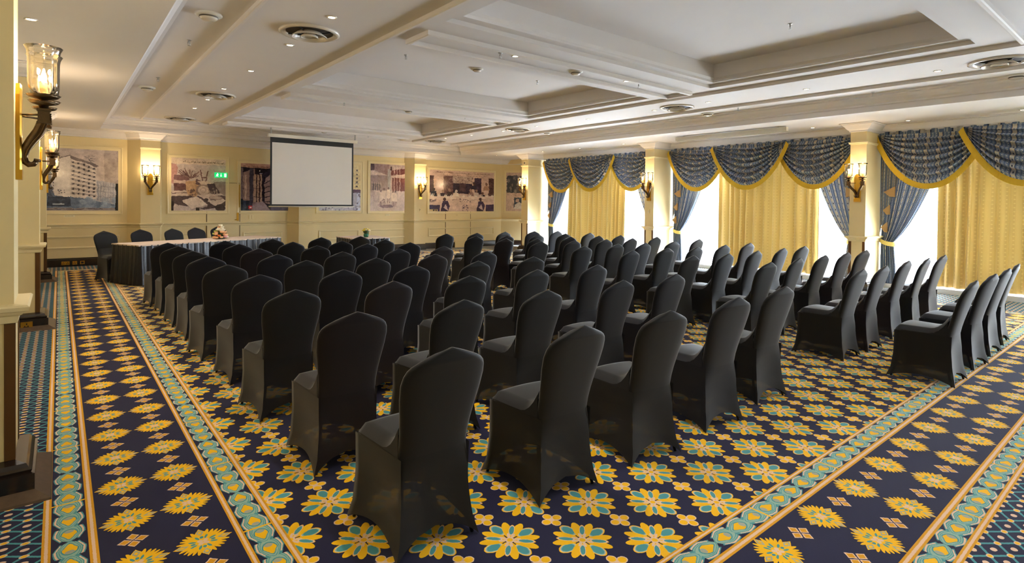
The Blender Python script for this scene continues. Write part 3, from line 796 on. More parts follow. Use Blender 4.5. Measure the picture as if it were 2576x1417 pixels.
for lev, (h, rad, n) in enumerate(((0.045, 0.125, 9), (0.095, 0.11, 8), (0.15, 0.085, 7), (0.205, 0.06, 6), (0.25, 0.035, 4), (0.275, 0.0, 1))):
    for k in range(n):
        a = 2 * PI * k / n + lev * 0.5 + rs.uniform(-.25, .25); b = MB(); r = rs.uniform(0.036, 0.046)
        blossom(b, (rad * math.cos(a), rad * math.sin(a), max(h + rs.uniform(-.024, .02), r * 0.8)), r, 0, rs)
        b.build('rose', FLC[rs.choice([0, 1, 2, 0, 4, 3]) if lev < 3 else rs.choice([3, 0, 3])], fa)
fb = thing('flower_vase', 'yellow flowers in a small green glass vase on the square table', 'flowers', (5.66, 12.42, 0.75))
MB().lathe([(0, 0), (0.045, 0.0), (0.062, 0.03), (0.06, 0.07), (0.045, 0.09), (0.05, 0.1), (0.04, 0.1)], (0, 0, 0), 18).build('vase', GREENG, fb)
MB().lathe([(0.04, 0.08), (0.075, 0.13), (0.05, 0.17), (0.0, 0.2)], (0, 0, 0), 12).build('foliage', LEAFM, fb)
for k in range(14):
    a = k * 2.4; rad = 0.085 * math.sqrt((k + .5) / 14); b = MB(); blossom(b, (rad * math.cos(a), rad * math.sin(a), 0.23 - 0.9 * rad + rs.uniform(-.01, .01)), 0.026, 0, rs); b.build('bloom', FLC[rs.choice([5, 5, 5, 3])], fb)

# ------------------------------------------------------------------ PROJECTION SCREEN
sy = 15.1
ps = thing('projection_screen', 'large white projection screen with black border hanging above the back tables', 'screen', (0, 0, 0))
def at(u, v, Y):
    d = Vector(((u - 1288) / 1398.73, (v - 530.37) / 1398.73, 1)); w = r2 * d.x + d2 * d.y + f1 * d.z
    k = Y / w.y; return Vector((w.x * k, Y, 1.6 + w.z * k))
a_, b_ = at(680, 343, sy).x, at(889, 360, sy).x; zt, zb = 3.24, 1.455
MB().box(a_, b_, sy - 0.004, sy + 0.004, zb, zt).build('black_border', BLACKP, ps)
MB().box(a_ + 0.045, b_ - 0.045, sy - 0.006, sy - 0.0041, zb + 0.045, zt - 0.13).build('screen_surface', pm('matt_white_screen', (232, 228, 222), 0.85, var=0.01), ps)
MB().tube([(a_ - 0.03, sy, zb - 0.012), (b_ + 0.03, sy, zb - 0.012)], 0.016, 10).build('bottom_bar', OFFW, ps)
cs = MB(); cs.box(a_ - 0.06, b_ + 0.10, sy - 0.05, sy + 0.05, zt, zt + 0.085); cs.build('casing', OFFW, ps)
for x in (a_ + 0.02, b_ + 0.05):
    MB().box(x - 0.012, x + 0.012, sy - 0.03, sy + 0.03, zt + 0.08, ZM - 0.001).build('bracket', CHROME, ps)
ps2 = thing('rolled_projection_screen', 'retracted projection screen casing under the soffit above the middle window', 'screen', (0, 0, 0))
cs = MB(); cs.box(11.36, 11.45, 5.22, 7.82, 3.12, 3.2); cs.build('casing', OFFW, ps2)
MB().tube([(11.405, 5.24, 3.115), (11.405, 7.8, 3.115)], 0.014, 8).build('bottom_bar', OFFW, ps2)
for y in (5.4, 7.6): MB().box(11.38, 11.43, y, y + 0.03, 3.2, ZS).build('bracket', CHROME, ps2)

# ------------------------------------------------------------------ WALL SCONCES
def sconce_parts():
    """local frame: origin on wall, +X out of the wall, Y sideways, z=0 is world 2.0"""
    P = {}
    b = MB()
    out = [(-0.055, -0.30), (0.055, -0.30), (0.06, 0.14), (0.045, 0.18), (0.02, 0.205), (-0.02, 0.205), (-0.045, 0.18), (-0.06, 0.14)]
    n = len(out); vs = [(0.0, y, z) for y, z in out] + [(0.018, y, z) for y, z in out] + [(0.026, y * 0.8, z * 0.95) for y, z in out]
    b.add(vs, [(i, (i + 1) % n, n + (i + 1) % n, n + i) for i in range(n)] + [(n + i, n + (i + 1) % n, 2 * n + (i + 1) % n, 2 * n + i) for i in range(n)] + [tuple(range(2 * n, 3 * n))])
    b.box(0.0, 0.028, -0.06, 0.06, -0.33, -0.275)
    P['back_plate'] = (b.mesh('back_plate', BRASS), [])
    for s in (-1, 1):
        a = MB(); path = []
        for k in range(9):      # scroll foot
            an = R(-40 - k * 32); path.append((0.055 + 0.026 * math.cos(an), s * 0.012, -0.205 + 0.026 * math.sin(an)))
        path = path[::-1]
        path = [(0.085, s * 0.02, -0.225), (0.075, s * 0.015, -0.24), (0.055, s * 0.012, -0.243), (0.035, s * 0.012, -0.225), (0.03, s * 0.015, -0.19), (0.04, s * 0.025, -0.15), (0.065, s * 0.05, -0.105), (0.095, s * 0.085, -0.06), (0.115, s * 0.112, -0.01), (0.12, s * 0.12, 0.02)]
        a.tube(path, [0.012, 0.014, 0.016, 0.018, 0.019, 0.019, 0.021, 0.023, 0.024, 0.022], 8)
        for off in (-0.011, 0.011):      # raised flutes on the outer side of the arm, carved rosette on the box
            a.tube([(x_ + 0.012, y_ + off * (1 if k_ > 4 else 0.8), z_ - 0.010) for k_, (x_, y_, z_) in enumerate(path[3:])], 0.009, 6)
        for k_ in range(8):
            an = k_ * PI / 4; a.tube([(0.147, s * 0.12, 0.02), (0.151, s * 0.12 + 0.02 * math.cos(an), 0.02 + 0.02 * math.sin(an))], [0.006, 0.003], 5)
        a.tube([(0.09, s * 0.022, -0.222), (0.092, s * 0.024, -0.212)], 0.016, 8)
        a.box(0.095, 0.147, s * 0.12 - 0.026, s * 0.12 + 0.026, -0.015, 0.055)
        a.box(0.09, 0.152, s * 0.12 - 0.031, s * 0.12 + 0.031, 0.05, 0.062); a.box(0.09, 0.152, s * 0.12 - 0.031, s * 0.12 + 0.031, -0.02, -0.01)
        a.tube([(0.02, s * 0.03, 0.03), (0.10, s * 0.105, 0.03)], 0.006, 6)
        P['arm', s] = (a.mesh('arm', BRONZE), [])
        c = (0.12, s * 0.12, 0.0); q = MB()
        q.lathe([(0.0, 0.062), (0.018, 0.062), (0.022, 0.08), (0.05, 0.088), (0.058, 0.1), (0.03, 0.092), (0.015, 0.1), (0.02, 0.112), (0.06, 0.122), (0.075, 0.138), (0.04, 0.128), (0.018, 0.135), (0.0, 0.135)], c, 24, ripple=0.03, rn=12)
        P['drip_cup', s] = (q.mesh('drip_cup', BRONZE), [])
        k = MB(); k.lathe([(0.0, 0.13), (0.017, 0.13), (0.017, 0.205), (0.0, 0.205)], c, 14); P['candle', s] = (k.mesh('candle', IVORY), [])
        k = MB(); k.lathe([(0.0, 0.205), (0.008, 0.208), (0.015, 0.228), (0.012, 0.25), (0.004, 0.275), (0.0, 0.285)], c, 12); P['bulb', s] = (k.mesh('bulb', BULBE), [])
        k = MB(); k.lathe([(0.02, 0.14), (0.045, 0.15), (0.063, 0.175), (0.068, 0.21), (0.069, 0.35), (0.073, 0.38), (0.084, 0.402), (0.081, 0.403), (0.070, 0.382)], c, 48, ripple=0.018, rn=12); P['glass_shade', s] = (k.mesh('glass_shade', SHADEG), [])
    return P
SP = sconce_parts()
SCONCES = []
def sconce(x, y, rz, label, power=1.0):
    t = thing('wall_sconce', label, 'wall lamp', (x, y, 2.03), rz, 'two-armed candle sconces')
    for k, (me, _) in SP.items():
        nm = k if isinstance(k, str) else k[0]
        link(nm, me, t)
    for s in (-1, 1):
        l = bpy.data.lights.new('candle_light', 'POINT'); l.energy = SCONCE_W * power; l.color = WARM; l.shadow_soft_size = 0.02
        o = bpy.data.objects.new('candle_light', l); C.objects.link(o); o.parent = t; o.location = (0.12, s * 0.12, 0.30)
    return t
sconce(-0.185, 4.15, 0, 'large near brass candle sconce on the closest left pillar')
sconce(-0.185, 9.10, 0, 'candle sconce on the second pillar along the left wall')
sconce(-0.185, 14.04, 0, 'candle sconce on the farthest left pillar, mostly hidden by nearer ones')
sconce(1.755, PYF, R(-90), 'candle sconce on the back wall pilaster left of the screen')
sconce(9.36, PYF, R(-90), 'candle sconce on the back wall pilaster right of the screen')
sconce(PX, 4.12, R(180), 'candle sconce on the nearest window pier, right of the middle window', 0.55)
sconce(PX, 9.02, R(180), 'candle sconce on the window pier left of the middle window', 0.6)
sconce(PX, 14.04, R(180), 'candle sconce on the farthest window pier beside the back wall', 0.8)

# ------------------------------------------------------------------ CURTAINS
def window_set(wi, gold, far=True, near=True, swags=(0, 1, 2), names=('', '', '')):
    yc = WINC[wi]; nm = names
    # sheer voile across the whole bay
    s = MB(); y0, y1 = yc - 2.28, yc + 2.28
    s.grid(lambda u, v: (13.05 + 0.018 * math.sin(u * 170) + 0.01 * math.sin(u * 61 + 1), lerp(y0, y1, u), lerp(2.995, 0.095, v)), 280, 3)
    tag(s.build('sheer_curtain', SHEER), 'white sheer voile glowing behind the drapes of the %s window' % nm, 'curtain', 'white sheers')
    # gold curtain hanging in the middle
    rg = random.Random(wi + 5); ph = [rg.uniform(0, 6) for _ in range(6)]; ga, gb = gold
    def gfn(u, v):
        a = 0.6 + 0.4 * v
        phi = u * 76 + 2.4 * math.sin(u * 7 + ph[1]) + 1.1 * math.sin(u * 17 + ph[2]) + 0.25 * v
        x = 12.97 - a * (0.115 + 0.05 * math.sin(u * 13 + ph[5])) * abs(math.sin(phi / 2)) ** 0.8 + 0.02 * math.sin(u * 21 + ph[3] + v)
        y = lerp(ga, gb, u) + 0.012 * math.sin(u * 40 + ph[4]) + 0.02 * v * math.sin(u * 8 + ph[5])
        return (x, y, lerp(2.975, 0.10, v) + 0.01 * math.sin(u * 17))
    g = MB(); g.grid(gfn, 320, 10); tag(g.build('gold_curtain', GOLDC), 'wide gold damask curtain hanging in the middle of the %s window' % nm, 'curtain', 'gold damask curtains')
    # swag valance
    vt = thing('swag_valance', 'blue and gold striped swag valance with gold fringe over the %s window' % nm, 'valance', (0, 0, 0), 0, 'swag valances')
    MB().box(12.70, 13.14, yc - 2.29, yc + 2.29, 3.0, 3.045).build('light_stop_board', CREAMTRIM, wall_right)  # unseen board added to stop window light leaking out above the valance
    hd = MB(); hd.grid(lambda u, v: (12.64 + 0.012 * math.sin(u * 150) * (0.3 + v), lerp(yc + 2.26, yc - 2.26, u), lerp(3.10, 2.93, v)), 220, 3); hd.build('valance_header', SWAGM, vt)
    spans = [(yc + 2.26, yc + 0.62), (yc + 0.90, yc - 0.90), (yc - 0.62, yc - 2.26)]
    spans = [(yc + 2.26, yc + 0.60), (yc + 0.88, yc - 0.88), (yc - 0.60, yc - 2.26)]
    for k in swags:
        ya, yb = spans[k]; front = 0.20 if k == 1 else 0.0
        zA = 3.02; zB = 3.02
        if k == 0: zB = 2.98
        rsw = random.Random(wi * 3 + k); p0 = rsw.uniform(0, 1)
        dep = 0.96
        def curve(u, v, off=0.0):
            w = 2 * u - 1
            sag = (1 - abs(w) ** 2.1) ** 0.92
            gath = 0.10 * (1 - v)
            y = lerp(ya, yb, u) + gath * 0
            z = lerp(zA, zB, u) + 0.06 * (1 - v) * (1 - w * w) * 0 - dep * (v ** 1.05) * sag
            fold = math.sin(2 * PI * (7.5 * v ** 0.9 + 0.25 * math.sin(u * 5 + p0 * 6) + p0))
            amp = 0.058 * sag ** 0.4 * min(1, v * 5) * (0.35 + 0.65 * min(1, (1 - v) * 8))
            z += 0.010 * math.sin(2 * PI * 8.5 * v) * sag
            x = 12.56 - front * 0.9 - 0.14 * sag * math.sin(PI * min(1, v * 0.9)) - amp * fold * 1.25 - off
            return (x, y, z)
        sw = MB(); sw.grid(lambda u, v: curve(u, v), 60, 90); so = sw.build('swag', SWAGM, vt)
        # fringe: braid and hanging strands following the hem
        fr = MB(); nfr = 240
        def ffn(u, v):
            x, y, z = curve(u, 1.0); w = 2 * u - 1
            # strands hang square to the hem, mostly downwards
            x2, y2, z2 = curve(min(1, u + 0.004), 1.0); x1, y1_, z1 = curve(max(0, u - 0.004), 1.0)
            ty, tz = y2 - y1_, z2 - z1; l = math.hypot(ty, tz) or 1; ny_, nz_ = (tz / l, -ty / l)
            if nz_ > 0: ny_, nz_ = -ny_, -nz_
            hang = Vector((ny_ * 0.55, nz_ * 0.55 - 0.45)); hang.normalize()
            L = 0.105 * v
            return (x - 0.012 + 0.006 * math.sin(u * 900) * v - 0.004 * v, y + hang[0] * L, z + 0.012 + hang[1] * L + 0.006 * math.sin(u * 777) * v * v)
        fr.grid(ffn, nfr, 4); fr.build('fringe', GOLDF, so)
    # tied-back side drapes with jabots
    for side, on in ((1, far), (-1, near)):
        if not on: continue
        who = 'left' if side > 0 else 'right'
        yo = yc + side * 2.24
        d = thing('tied_drape', 'blue striped drape tied back at the %s side of the %s window' % (who, nm), 'curtain', (0, 0, 0), 0, 'tied-back blue drapes')
        def wid(z):
            if z >= 0.93: t = (z - 0.93) / (3.0 - 0.93); return 0.235 + 1.05 * t ** 0.80 * (1 - 0.18 * t)
            t = (0.93 - z) / 0.93; return 0.225 + 0.05 * math.sin(min(1, t * 1.2) * PI / 2)
        def dfn(u, v):
            z = lerp(3.0, 0.07, v); w = wid(z); sq_ = min(1.0, 0.35 + 0.65 * (w / 0.9))
            curl = 0.02 * (1 - sq_)
            t = max(0, (z - 0.93)) / 2.07
            sagg = -0.10 * math.sin(PI * min(1, t * 1.0)) * u if z > 0.93 else 0
            x = 12.79 + 0.030 * math.sin(u * 44 + 0.7 * math.sin(v * 4)) + 0.012 * math.sin(u * 97 + v * 3) - 0.05 * (1 - sq_)
            return (x, yo - side * (u * w) + side * 0.004 * math.sin(u * 60), z)
        b = MB(); b.grid(dfn, 110, 36); b.build('drape', DRAPEM, d)
        tb = MB()
        tb.grid(lambda u, v: (12.775 - 0.085 * math.sin(PI * u) ** 0.6, yo + side * 0.02 - side * u * 0.29, 0.985 - 0.075 * u - 0.085 * v - 0.02 * math.sin(PI * u)), 16, 4); tb.build('tieback', TIEM, d)
        # jabot (cascading tail) in front of the outer edge with tan lining showing at its folds
        j = MB()
        def jfn(u, v):
            zend = lerp(1.05, 2.05, u ** 0.8); z = lerp(2.98, zend, v)
            return (12.715 + 0.02 * math.sin(u * 22 + v), yo + side * 0.01 - side * (u * (0.40 - 0.10 * v)), z - 0.03 * (abs((u * 3) % 1 - 0.5)) * v)
        j.grid(jfn, 40, 16); j.build('jabot', DRAPEM, d)
        for (zc_, h, w0, w1) in ((1.92, 0.16, 0.06, 0.25), (1.56, 0.14, 0.05, 0.17), (1.22, 0.16, 0.02, 0.13)):
            l = MB(); x = 12.69
            l.add([(x, yo - side * w0, zc_ - 0.02), (x - 0.015, yo - side * w1, zc_ + 0.09), (x - 0.015, yo - side * (w1 + 0.005), zc_ - h * 0.75), (x + 0.01, yo - side * lerp(w0, w1, .5), zc_ - 0.11)], [(0, 1, 2, 3)], 0); l.add([(x + 0.02, yo - side * w0, zc_ - 0.02), (x + 0.02, yo - side * w1, zc_ + 0.09), (x + 0.02, yo - side * (w1 + 0.005), zc_ - h * 0.75)], [(2, 1, 0)], 0)
            l.build('jabot_lining', LINING, d)
window_set(0, (3.09, 0.45), near=False, swags=(0, 1), names='nearest')
window_set(1, (7.61, 5.20), names='middle')
window_set(2, (12.93, 10.56), names='farthest')

# ------------------------------------------------------------------ WALL PRINTS
def canvas(w, h, c): return np.tile(np.array(c, dtype=np.float64) / 255.0, (h, w, 1))
class Paint:
    """y runs down, coordinates 0..1"""
    def __init__(s, w, h, c):
        s.a = canvas(w, h, c); s.w, s.h = w, h; yy, xx = np.mgrid[0:h, 0:w]; s.x = (xx + 0.5) / w; s.y = (yy + 0.5) / h; s.rng = np.random.RandomState(w * 7 + h)
    def put(s, m, c, al=1.0): s.a[m] = s.a[m] * (1 - al) + np.array(c) / 255.0 * al
    def poly(s, P, c, al=1.0):
        ins = np.zeros(s.x.shape, bool); n = len(P)
        for i in range(n):
            x0, y0 = P[i]; x1, y1 = P[(i + 1) % n]
            if y0 == y1: continue
            t = ((y0 > s.y) != (y1 > s.y)) & (s.x < (x1 - x0) * (s.y - y0) / (y1 - y0) + x0); ins ^= t
        s.put(ins, c, al)
    def rect(s, x0, y0, x1, y1, c, al=1.0): s.put((s.x >= x0) & (s.x < x1) & (s.y >= y0) & (s.y < y1), c, al)
    def ell(s, cx, cy, rx, ry, c, al=1.0): s.put(((s.x - cx) / rx) ** 2 + ((s.y - cy) / ry) ** 2 < 1, c, al)
    def line(s, x0, y0, x1, y1, wd, c, al=1.0):
        dx, dy = x1 - x0, y1 - y0; L = dx * dx + dy * dy or 1e-9; t = np.clip(((s.x - x0) * dx + (s.y - y0) * dy) / L, 0, 1)
        s.put((s.x - x0 - t * dx) ** 2 + (s.y - y0 - t * dy) ** 2 < wd * wd, c, al)
    def grad(s, top, bot):
        t = s.y[..., None]; s.a = (np.array(top) * (1 - t) + np.array(bot) * t) / 255.0
    def blotch(s, x0, y0, x1, y1, n, r, cols, al=0.8):
        for _ in range(n):
            s.ell(s.rng.uniform(x0, x1), s.rng.uniform(y0, y1), r * s.rng.uniform(.4, 1.2), r * s.rng.uniform(.4, 1.2), cols[s.rng.randint(len(cols))], al)
    def grain(s, a): s.a = np.clip(s.a + s.rng.normal(0, a, (s.h, s.w, 1)), 0.01, 1)
    def script(s, x0, x1, y, hgt, c):
        x = x0
        while x < x1:
            wl = s.rng.uniform(.03, .11); k = x
            while k < min(x1, x + wl):
                s.line(k, y, k + .008, y - hgt * s.rng.uniform(.3, 1), .0025, c); s.line(k + .008, y - hgt * .4, k + .014, y, .0025, c); k += .015
            x += wl + .02
PRINTM = None
def print_mat():
    mt, b = newmat('printed_photo_panel'); nt = mt.node_tree
    a = nt.nodes.new('ShaderNodeAttribute'); a.attribute_name = 'Col'
    n = noise(200.0); c = mixc(n * 0.06, X(a.outputs['Color']), (0.5, 0.45, 0.4))
    nt.links.new(c.k, b.inputs['Base Color']); b.inputs['Roughness'].default_value = 0.16
    return mt
PRINTM = print_mat()
def mural(label, x0, x1, z0, z1, p, y=YB, frame=True, canted=None):
    t = thing('wall_print', label, 'picture', (0, 0, 0), 0, 'historic photo panels on the back wall')
    h, w = p.h, p.w; me = bpy.data.meshes.new('print')
    # paper-photo look: soften the outlines with a smooth random displacement, add tonal mottling
    def smooth(n):
        g = p.rng.normal(0, 1, (n + 1, n + 1)); yy = p.y * (n - 1e-6); xx = p.x * (n - 1e-6); i0 = yy.astype(int); j0 = xx.astype(int); fy = yy - i0; fx = xx - j0
        return g[i0, j0] * (1 - fy) * (1 - fx) + g[i0 + 1, j0] * fy * (1 - fx) + g[i0, j0 + 1] * (1 - fy) * fx + g[i0 + 1, j0 + 1] * fy * fx
    ii, jj = np.mgrid[0:h, 0:w]
    di = np.clip(ii + smooth(26) * 0.8 + smooth(9) * 0.7, 0, h - 1).astype(int); dj = np.clip(jj + smooth(26) * 0.8 + smooth(9) * 0.7, 0, w - 1).astype(int)
    p.a = p.a[di, dj]; p.a = np.clip(0.5 + (p.a - 0.5) * 1.18 + (smooth(34) * 0.035 + smooth(12) * 0.03)[..., None], 0.02, 0.97)
    xs = np.linspace(x0, x1, w + 1); zs = np.linspace(z1, z0, h + 1)
    XX, ZZ = np.meshgrid(xs, zs); co = np.zeros(((w + 1) * (h + 1), 3), np.float32); co[:, 0] = XX.ravel(); co[:, 1] = y - 0.018; co[:, 2] = ZZ.ravel()
    if canted:
        (ax, ay), (bx, by) = canted; u = (XX.ravel() - x0) / (x1 - x0); co[:, 0] = ax + (bx - ax) * u; co[:, 1] = ay + (by - ay) * u - 0.018
    i = np.arange(h)[:, None] * (w + 1) + np.arange(w)[None, :]
    q = np.stack([i, i + w + 1, i + w + 2, i + 1], -1).reshape(-1, 4)
    me.vertices.add(len(co)); me.vertices.foreach_set('co', co.ravel())
    me.loops.add(q.size); me.loops.foreach_set('vertex_index', q.ravel().astype(np.int32))
    me.polygons.add(len(q)); me.polygons.foreach_set('loop_start', np.arange(0, q.size, 4, dtype=np.int32))
    me.update(calc_edges=True)
    ca = me.color_attributes.new('Col', 'FLOAT_COLOR', 'CORNER')
    v = np.clip(p.a, 0, 1); lin = np.where(v <= 0.04045, v / 12.92, ((v + 0.055) / 1.055) ** 2.4)
    c4 = np.ones((h * w, 4), np.float32); c4[:, :3] = lin.reshape(-1, 3)
    ca.data.foreach_set('color', np.repeat(c4, 4, axis=0).ravel())
    me.materials.append(PRINTM); link('print', me, t)
    if frame and not canted:
        wframe('frame', x0 - 0.09, x1 + 0.09, z0 - 0.09, z1 + 0.09, y, 0.05, 0.02, CREAMTRIM, t)
        b = MB(); b.box(x0 - 0.05, x1 + 0.05, y - 0.016, y, z0 - 0.05, z1 + 0.05); b.build('backing', CREAMTRIM, t)
    elif canted:
        (ax, ay), (bx, by) = canted; d = Vector((bx - ax, by - ay)).normalized(); b = MB()
        a2 = (ax - d.x * 0.07, ay - d.y * 0.07); b2 = (bx + d.x * 0.07, by + d.y * 0.07)
        b.add([(a2[0], a2[1] - 0.016, z0 - .08), (b2[0], b2[1] - 0.016, z0 - .08), (b2[0], b2[1] - 0.016, z1 + .08), (a2[0], a2[1] - 0.016, z1 + .08), (a2[0], a2[1] + .02, z0 - .08), (b2[0], b2[1] + .02, z0 - .08), (b2[0], b2[1] + .02, z1 + .08), (a2[0], a2[1] + .02, z1 + .08)], [(0, 1, 2, 3), (4, 5, 1, 0), (3, 2, 6, 7), (0, 3, 7, 4), (1, 5, 6, 2)]); b.build('frame', CREAMTRIM, t)
    return t
# 1: hotel block in black and white
p = Paint(190, 150, (190, 180, 178)); p.grad((186, 172, 168), (212, 196, 186))
p.rect(.82, 0, 1, .6, (150, 138, 132), .5)
p.blotch(0, .35, .2, .85, 60, .06, [(86, 92, 108), (104, 108, 122)], .6); p.rect(0, .70, 1, 1, (104, 116, 136))
p.poly([(.68, .48), (1, .56), (1, .9), (.68, .84)], (176, 172, 176))
for k in range(9): p.line(.71 + k * .032, .51 + k * .006, .71 + k * .032, .84, .003, (140, 140, 150))
for k in range(3): p.line(.69, .58 + k * .09, 1, .63 + k * .08, .004, (140, 138, 148))
p.poly([(.20, .20), (.40, .11), (.40, .78), (.22, .76), (.17, .58)], (212, 202, 196))
p.poly([(.40, .11), (.72, .27), (.72, .82), (.40, .76)], (206, 194, 186))
p.poly([(.40, .10), (.75, .26), (.72, .29), (.40, .155)], (120, 108, 108)); p.line(.22, .185, .40, .10, .006, (110, 100, 100))
for r_ in range(8):
    y_ = .19 + r_ * .072
    p.poly([(.41, y_), (.715, y_ + .125 - r_ * .012), (.715, y_ + .15 - r_ * .012), (.41, y_ + .034)], (150, 138, 136), .7)
    for k in range(5): p.rect(.425 + k * .063, y_ + .008 + k * .026 - k * r_ * .0022, .452 + k * .063, y_ + .036 + k * .026 - k * r_ * .0022, (72, 66, 70), .9)
for k in range(8): p.rect(.19, .34 + k * .05, .205, .365 + k * .05, (120, 112, 116))
p.blotch(.25, .66, .34, .72, 12, .01, [(90, 84, 90)]); 
for k in range(5): p.line(.56 + k * .02, .12 + .012 * k, .70, .10 + .05 * k, .003, (110, 104, 108))
p.poly([(0, .62), (.14, .60), (.20, .78), (0, .78)], (84, 92, 110)); p.poly([(.15, .78), (.4, .77), (.42, .93), (.12, .93)], (58, 68, 86)); p.rect(.2, .88, .33, .9, (170, 178, 186))
p.blotch(.5, .82, 1, .95, 30, .05, [(160, 172, 188), (136, 148, 168)], .5); p.rect(0, .955, 1, 1, (150, 138, 134)); p.line(0, .985, .8, .965, .006, (96, 92, 100))
p.rect(.965, .55, 1, 1, (40, 40, 46)); p.grain(.02)
mural('black and white photo panel of a tall balconied building, far left on back wall', -0.42, 1.12, 1.31, 2.76, p)
# 2: desk still life
p = Paint(150, 160, (206, 186, 174)); p.rect(0, .10, 1, 1, (196, 180, 174)); p.rect(0, 0, 1, .11, (214, 194, 176)); p.script(.2, .95, .08, .035, (120, 100, 70))
p.rect(.0, .12, .10, .5, (180, 140, 134)); p.poly([(0, .72), (1, .70), (1, 1), (0, 1)], (88, 70, 72)); p.poly([(0, .86), (.6, .98), (1, .9), (1, 1), (0, 1)], (190, 172, 166))
p.rect(.05, .32, .32, .42, (130, 100, 100)); p.rect(.04, .42, .34, .48, (200, 176, 166)); p.rect(.04, .48, .26, .62, (116, 84, 84)); p.rect(0, .62, .30, .72, (206, 186, 176)); p.line(0, .67, .3, .66, .005, (90, 60, 62))
for k in range(26): 
    a0 = -PI / 2 + p.rng.uniform(-1.2, 1.2); L0 = p.rng.uniform(.1, .26); p.line(.34, .38, .34 + L0 * math.cos(a0), .38 + L0 * math.sin(a0) * .9, .006, [(120, 92, 90), (150, 124, 118), (96, 70, 72)][k % 3])
p.poly([(.24, .44), (.46, .42), (.52, .62), (.44, .73), (.28, .70)], (196, 160, 128)); p.blotch(.3, .58, .44, .7, 26, .018, [(90, 70, 70), (150, 120, 100)], .7)
p.poly([(.44, .38), (.66, .5), (.62, .54), (.42, .48)], (110, 84, 84)); p.ell(.57, .60, .13, .115, (150, 128, 118)); p.ell(.57, .60, .10, .088, (204, 184, 172)); p.ell(.57, .60, .055, .05, (176, 152, 144)); p.ell(.57, .6, .045, .04, (206, 186, 176))
for (xa, ya, xb, yb) in ((.52, .22, .56, .42), (.66, .24, .62, .42), (.57, .36, .63, .36)): p.line(xa, ya, xb, yb, .012, (120, 88, 84))
p.poly([(.46, .44), (.66, .42), (.78, .48), (.52, .5)], (206, 186, 174)); p.poly([(.64, .48), (.82, .46), (.90, .66), (.72, .68)], (74, 56, 62)); p.poly([(.76, .44), (1, .43), (1, .70), (.9, .66)], (150, 132, 128)); p.blotch(.72, .56, .84, .66, 14, .02, [(120, 104, 100), (176, 160, 150)])
p.poly([(.18, .80), (.46, .72), (.66, .88), (.36, .97)], (216, 198, 186)); p.poly([(.66, .88), (.64, .92), (.34, 1), (.36, .97)], (170, 150, 142)); p.poly([(.48, .70), (.74, .66), (1, .80), (.82, .92)], (206, 188, 178)); p.ell(.80, .75, .13, .045, (168, 146, 138)); p.ell(.8, .745, .1, .03, (196, 176, 166)); p.ell(.63, .79, .04, .035, (70, 54, 56)); p.line(.7, .79, .8, .8, .006, (80, 60, 64))
p.ell(.9, .94, .1, .07, (70, 52, 54)); p.rect(0, .82, .04, 1, (60, 46, 50)); p.rect(.44, .95, .5, 1, (60, 44, 44)); p.grain(.025)
mural('sepia photo panel of an open book and compass on a desk', 2.235, 3.50, 1.31, 2.68, p)
# 3: corridor of glazed doors
p = Paint(150, 160, (44, 34, 48)); p.rect(0, 0, 1, .09, (176, 140, 126)); p.script(.05, .95, .07, .03, (110, 70, 66))
p.rect(0, .1, .04, .75, (120, 104, 110)); p.poly([(.05, .20), (.17, .14), (.17, .78), (.05, .78)], (148, 124, 120)); p.rect(.08, .25, .11, .75, (196, 172, 158), .8); p.rect(.17, .1, .24, 1, (74, 70, 84)); p.rect(.0, .78, .17, 1, (44, 50, 66)); p.rect(.05, .78, .10, 1, (84, 92, 110), .6)
p.rect(.24, .1, .27, .8, (140, 116, 112)); p.rect(.25, .22, .42, .82, (176, 152, 138)); p.rect(.30, .22, .32, .82, (64, 46, 54)); p.rect(.36, .22, .39, .82, (70, 50, 56)); 
for y_ in (.35, .52, .7): p.line(.25, y_, .42, y_ + .01, .005, (70, 52, 56))
p.poly([(.24, .82), (.45, .80), (.60, 1), (.2, 1)], (148, 128, 132)); p.poly([(.46, .34), (.60, .20), (.60, .86), (.46, .82)], (150, 126, 122))
for k in range(5): p.line(.46, .42 + k * .1, .60, .34 + k * .115, .008, (40, 26, 48))
p.line(.46, .34, .46, .82, .012, (36, 24, 46)); p.ell(.37, .15, .012, .012, (240, 230, 220)); p.ell(.4, .2, .03, .008, (200, 190, 200)); p.rect(.6, .8, 1, 1, (96, 88, 110)); p.rect(.66, .1, .95, .8, (70, 52, 64)); p.rect(.7, .2, .9, .75, (130, 108, 108)); p.grain(.02)
mural('dark photo panel of a corridor with glazed doors, partly behind the screen', 3.88, 5.18, 1.31, 2.62, p)
# 4: street view behind the screen
p = Paint(150, 160, (222, 204, 160)); p.rect(0, .55, 1, .62, (84, 58, 84)); p.rect(0, .62, 1, 1, (176, 172, 186)); p.blotch(0, .85, 1, 1, 60, .02, [(90, 84, 110), (130, 126, 146), (214, 208, 214)])
for k in range(6):
    for j in range(5): p.rect(.08 + k * .16, .12 + j * .085, .13 + k * .16, .155 + j * .085, (92, 84, 92)); p.line(.05 + k * .16, .17 + j * .085, .16 + k * .16, .17 + j * .085, .004, (150, 140, 140))
p.rect(.9, .62, .98, 1, (210, 216, 236), .7); p.blotch(.88, .62, 1, 1, 24, .02, [(90, 80, 100), (180, 170, 180)]); p.grain(.02)
mural('photo panel of a street facade showing only beside and below the screen', 6.05, 7.36, 1.31, 2.78, p)
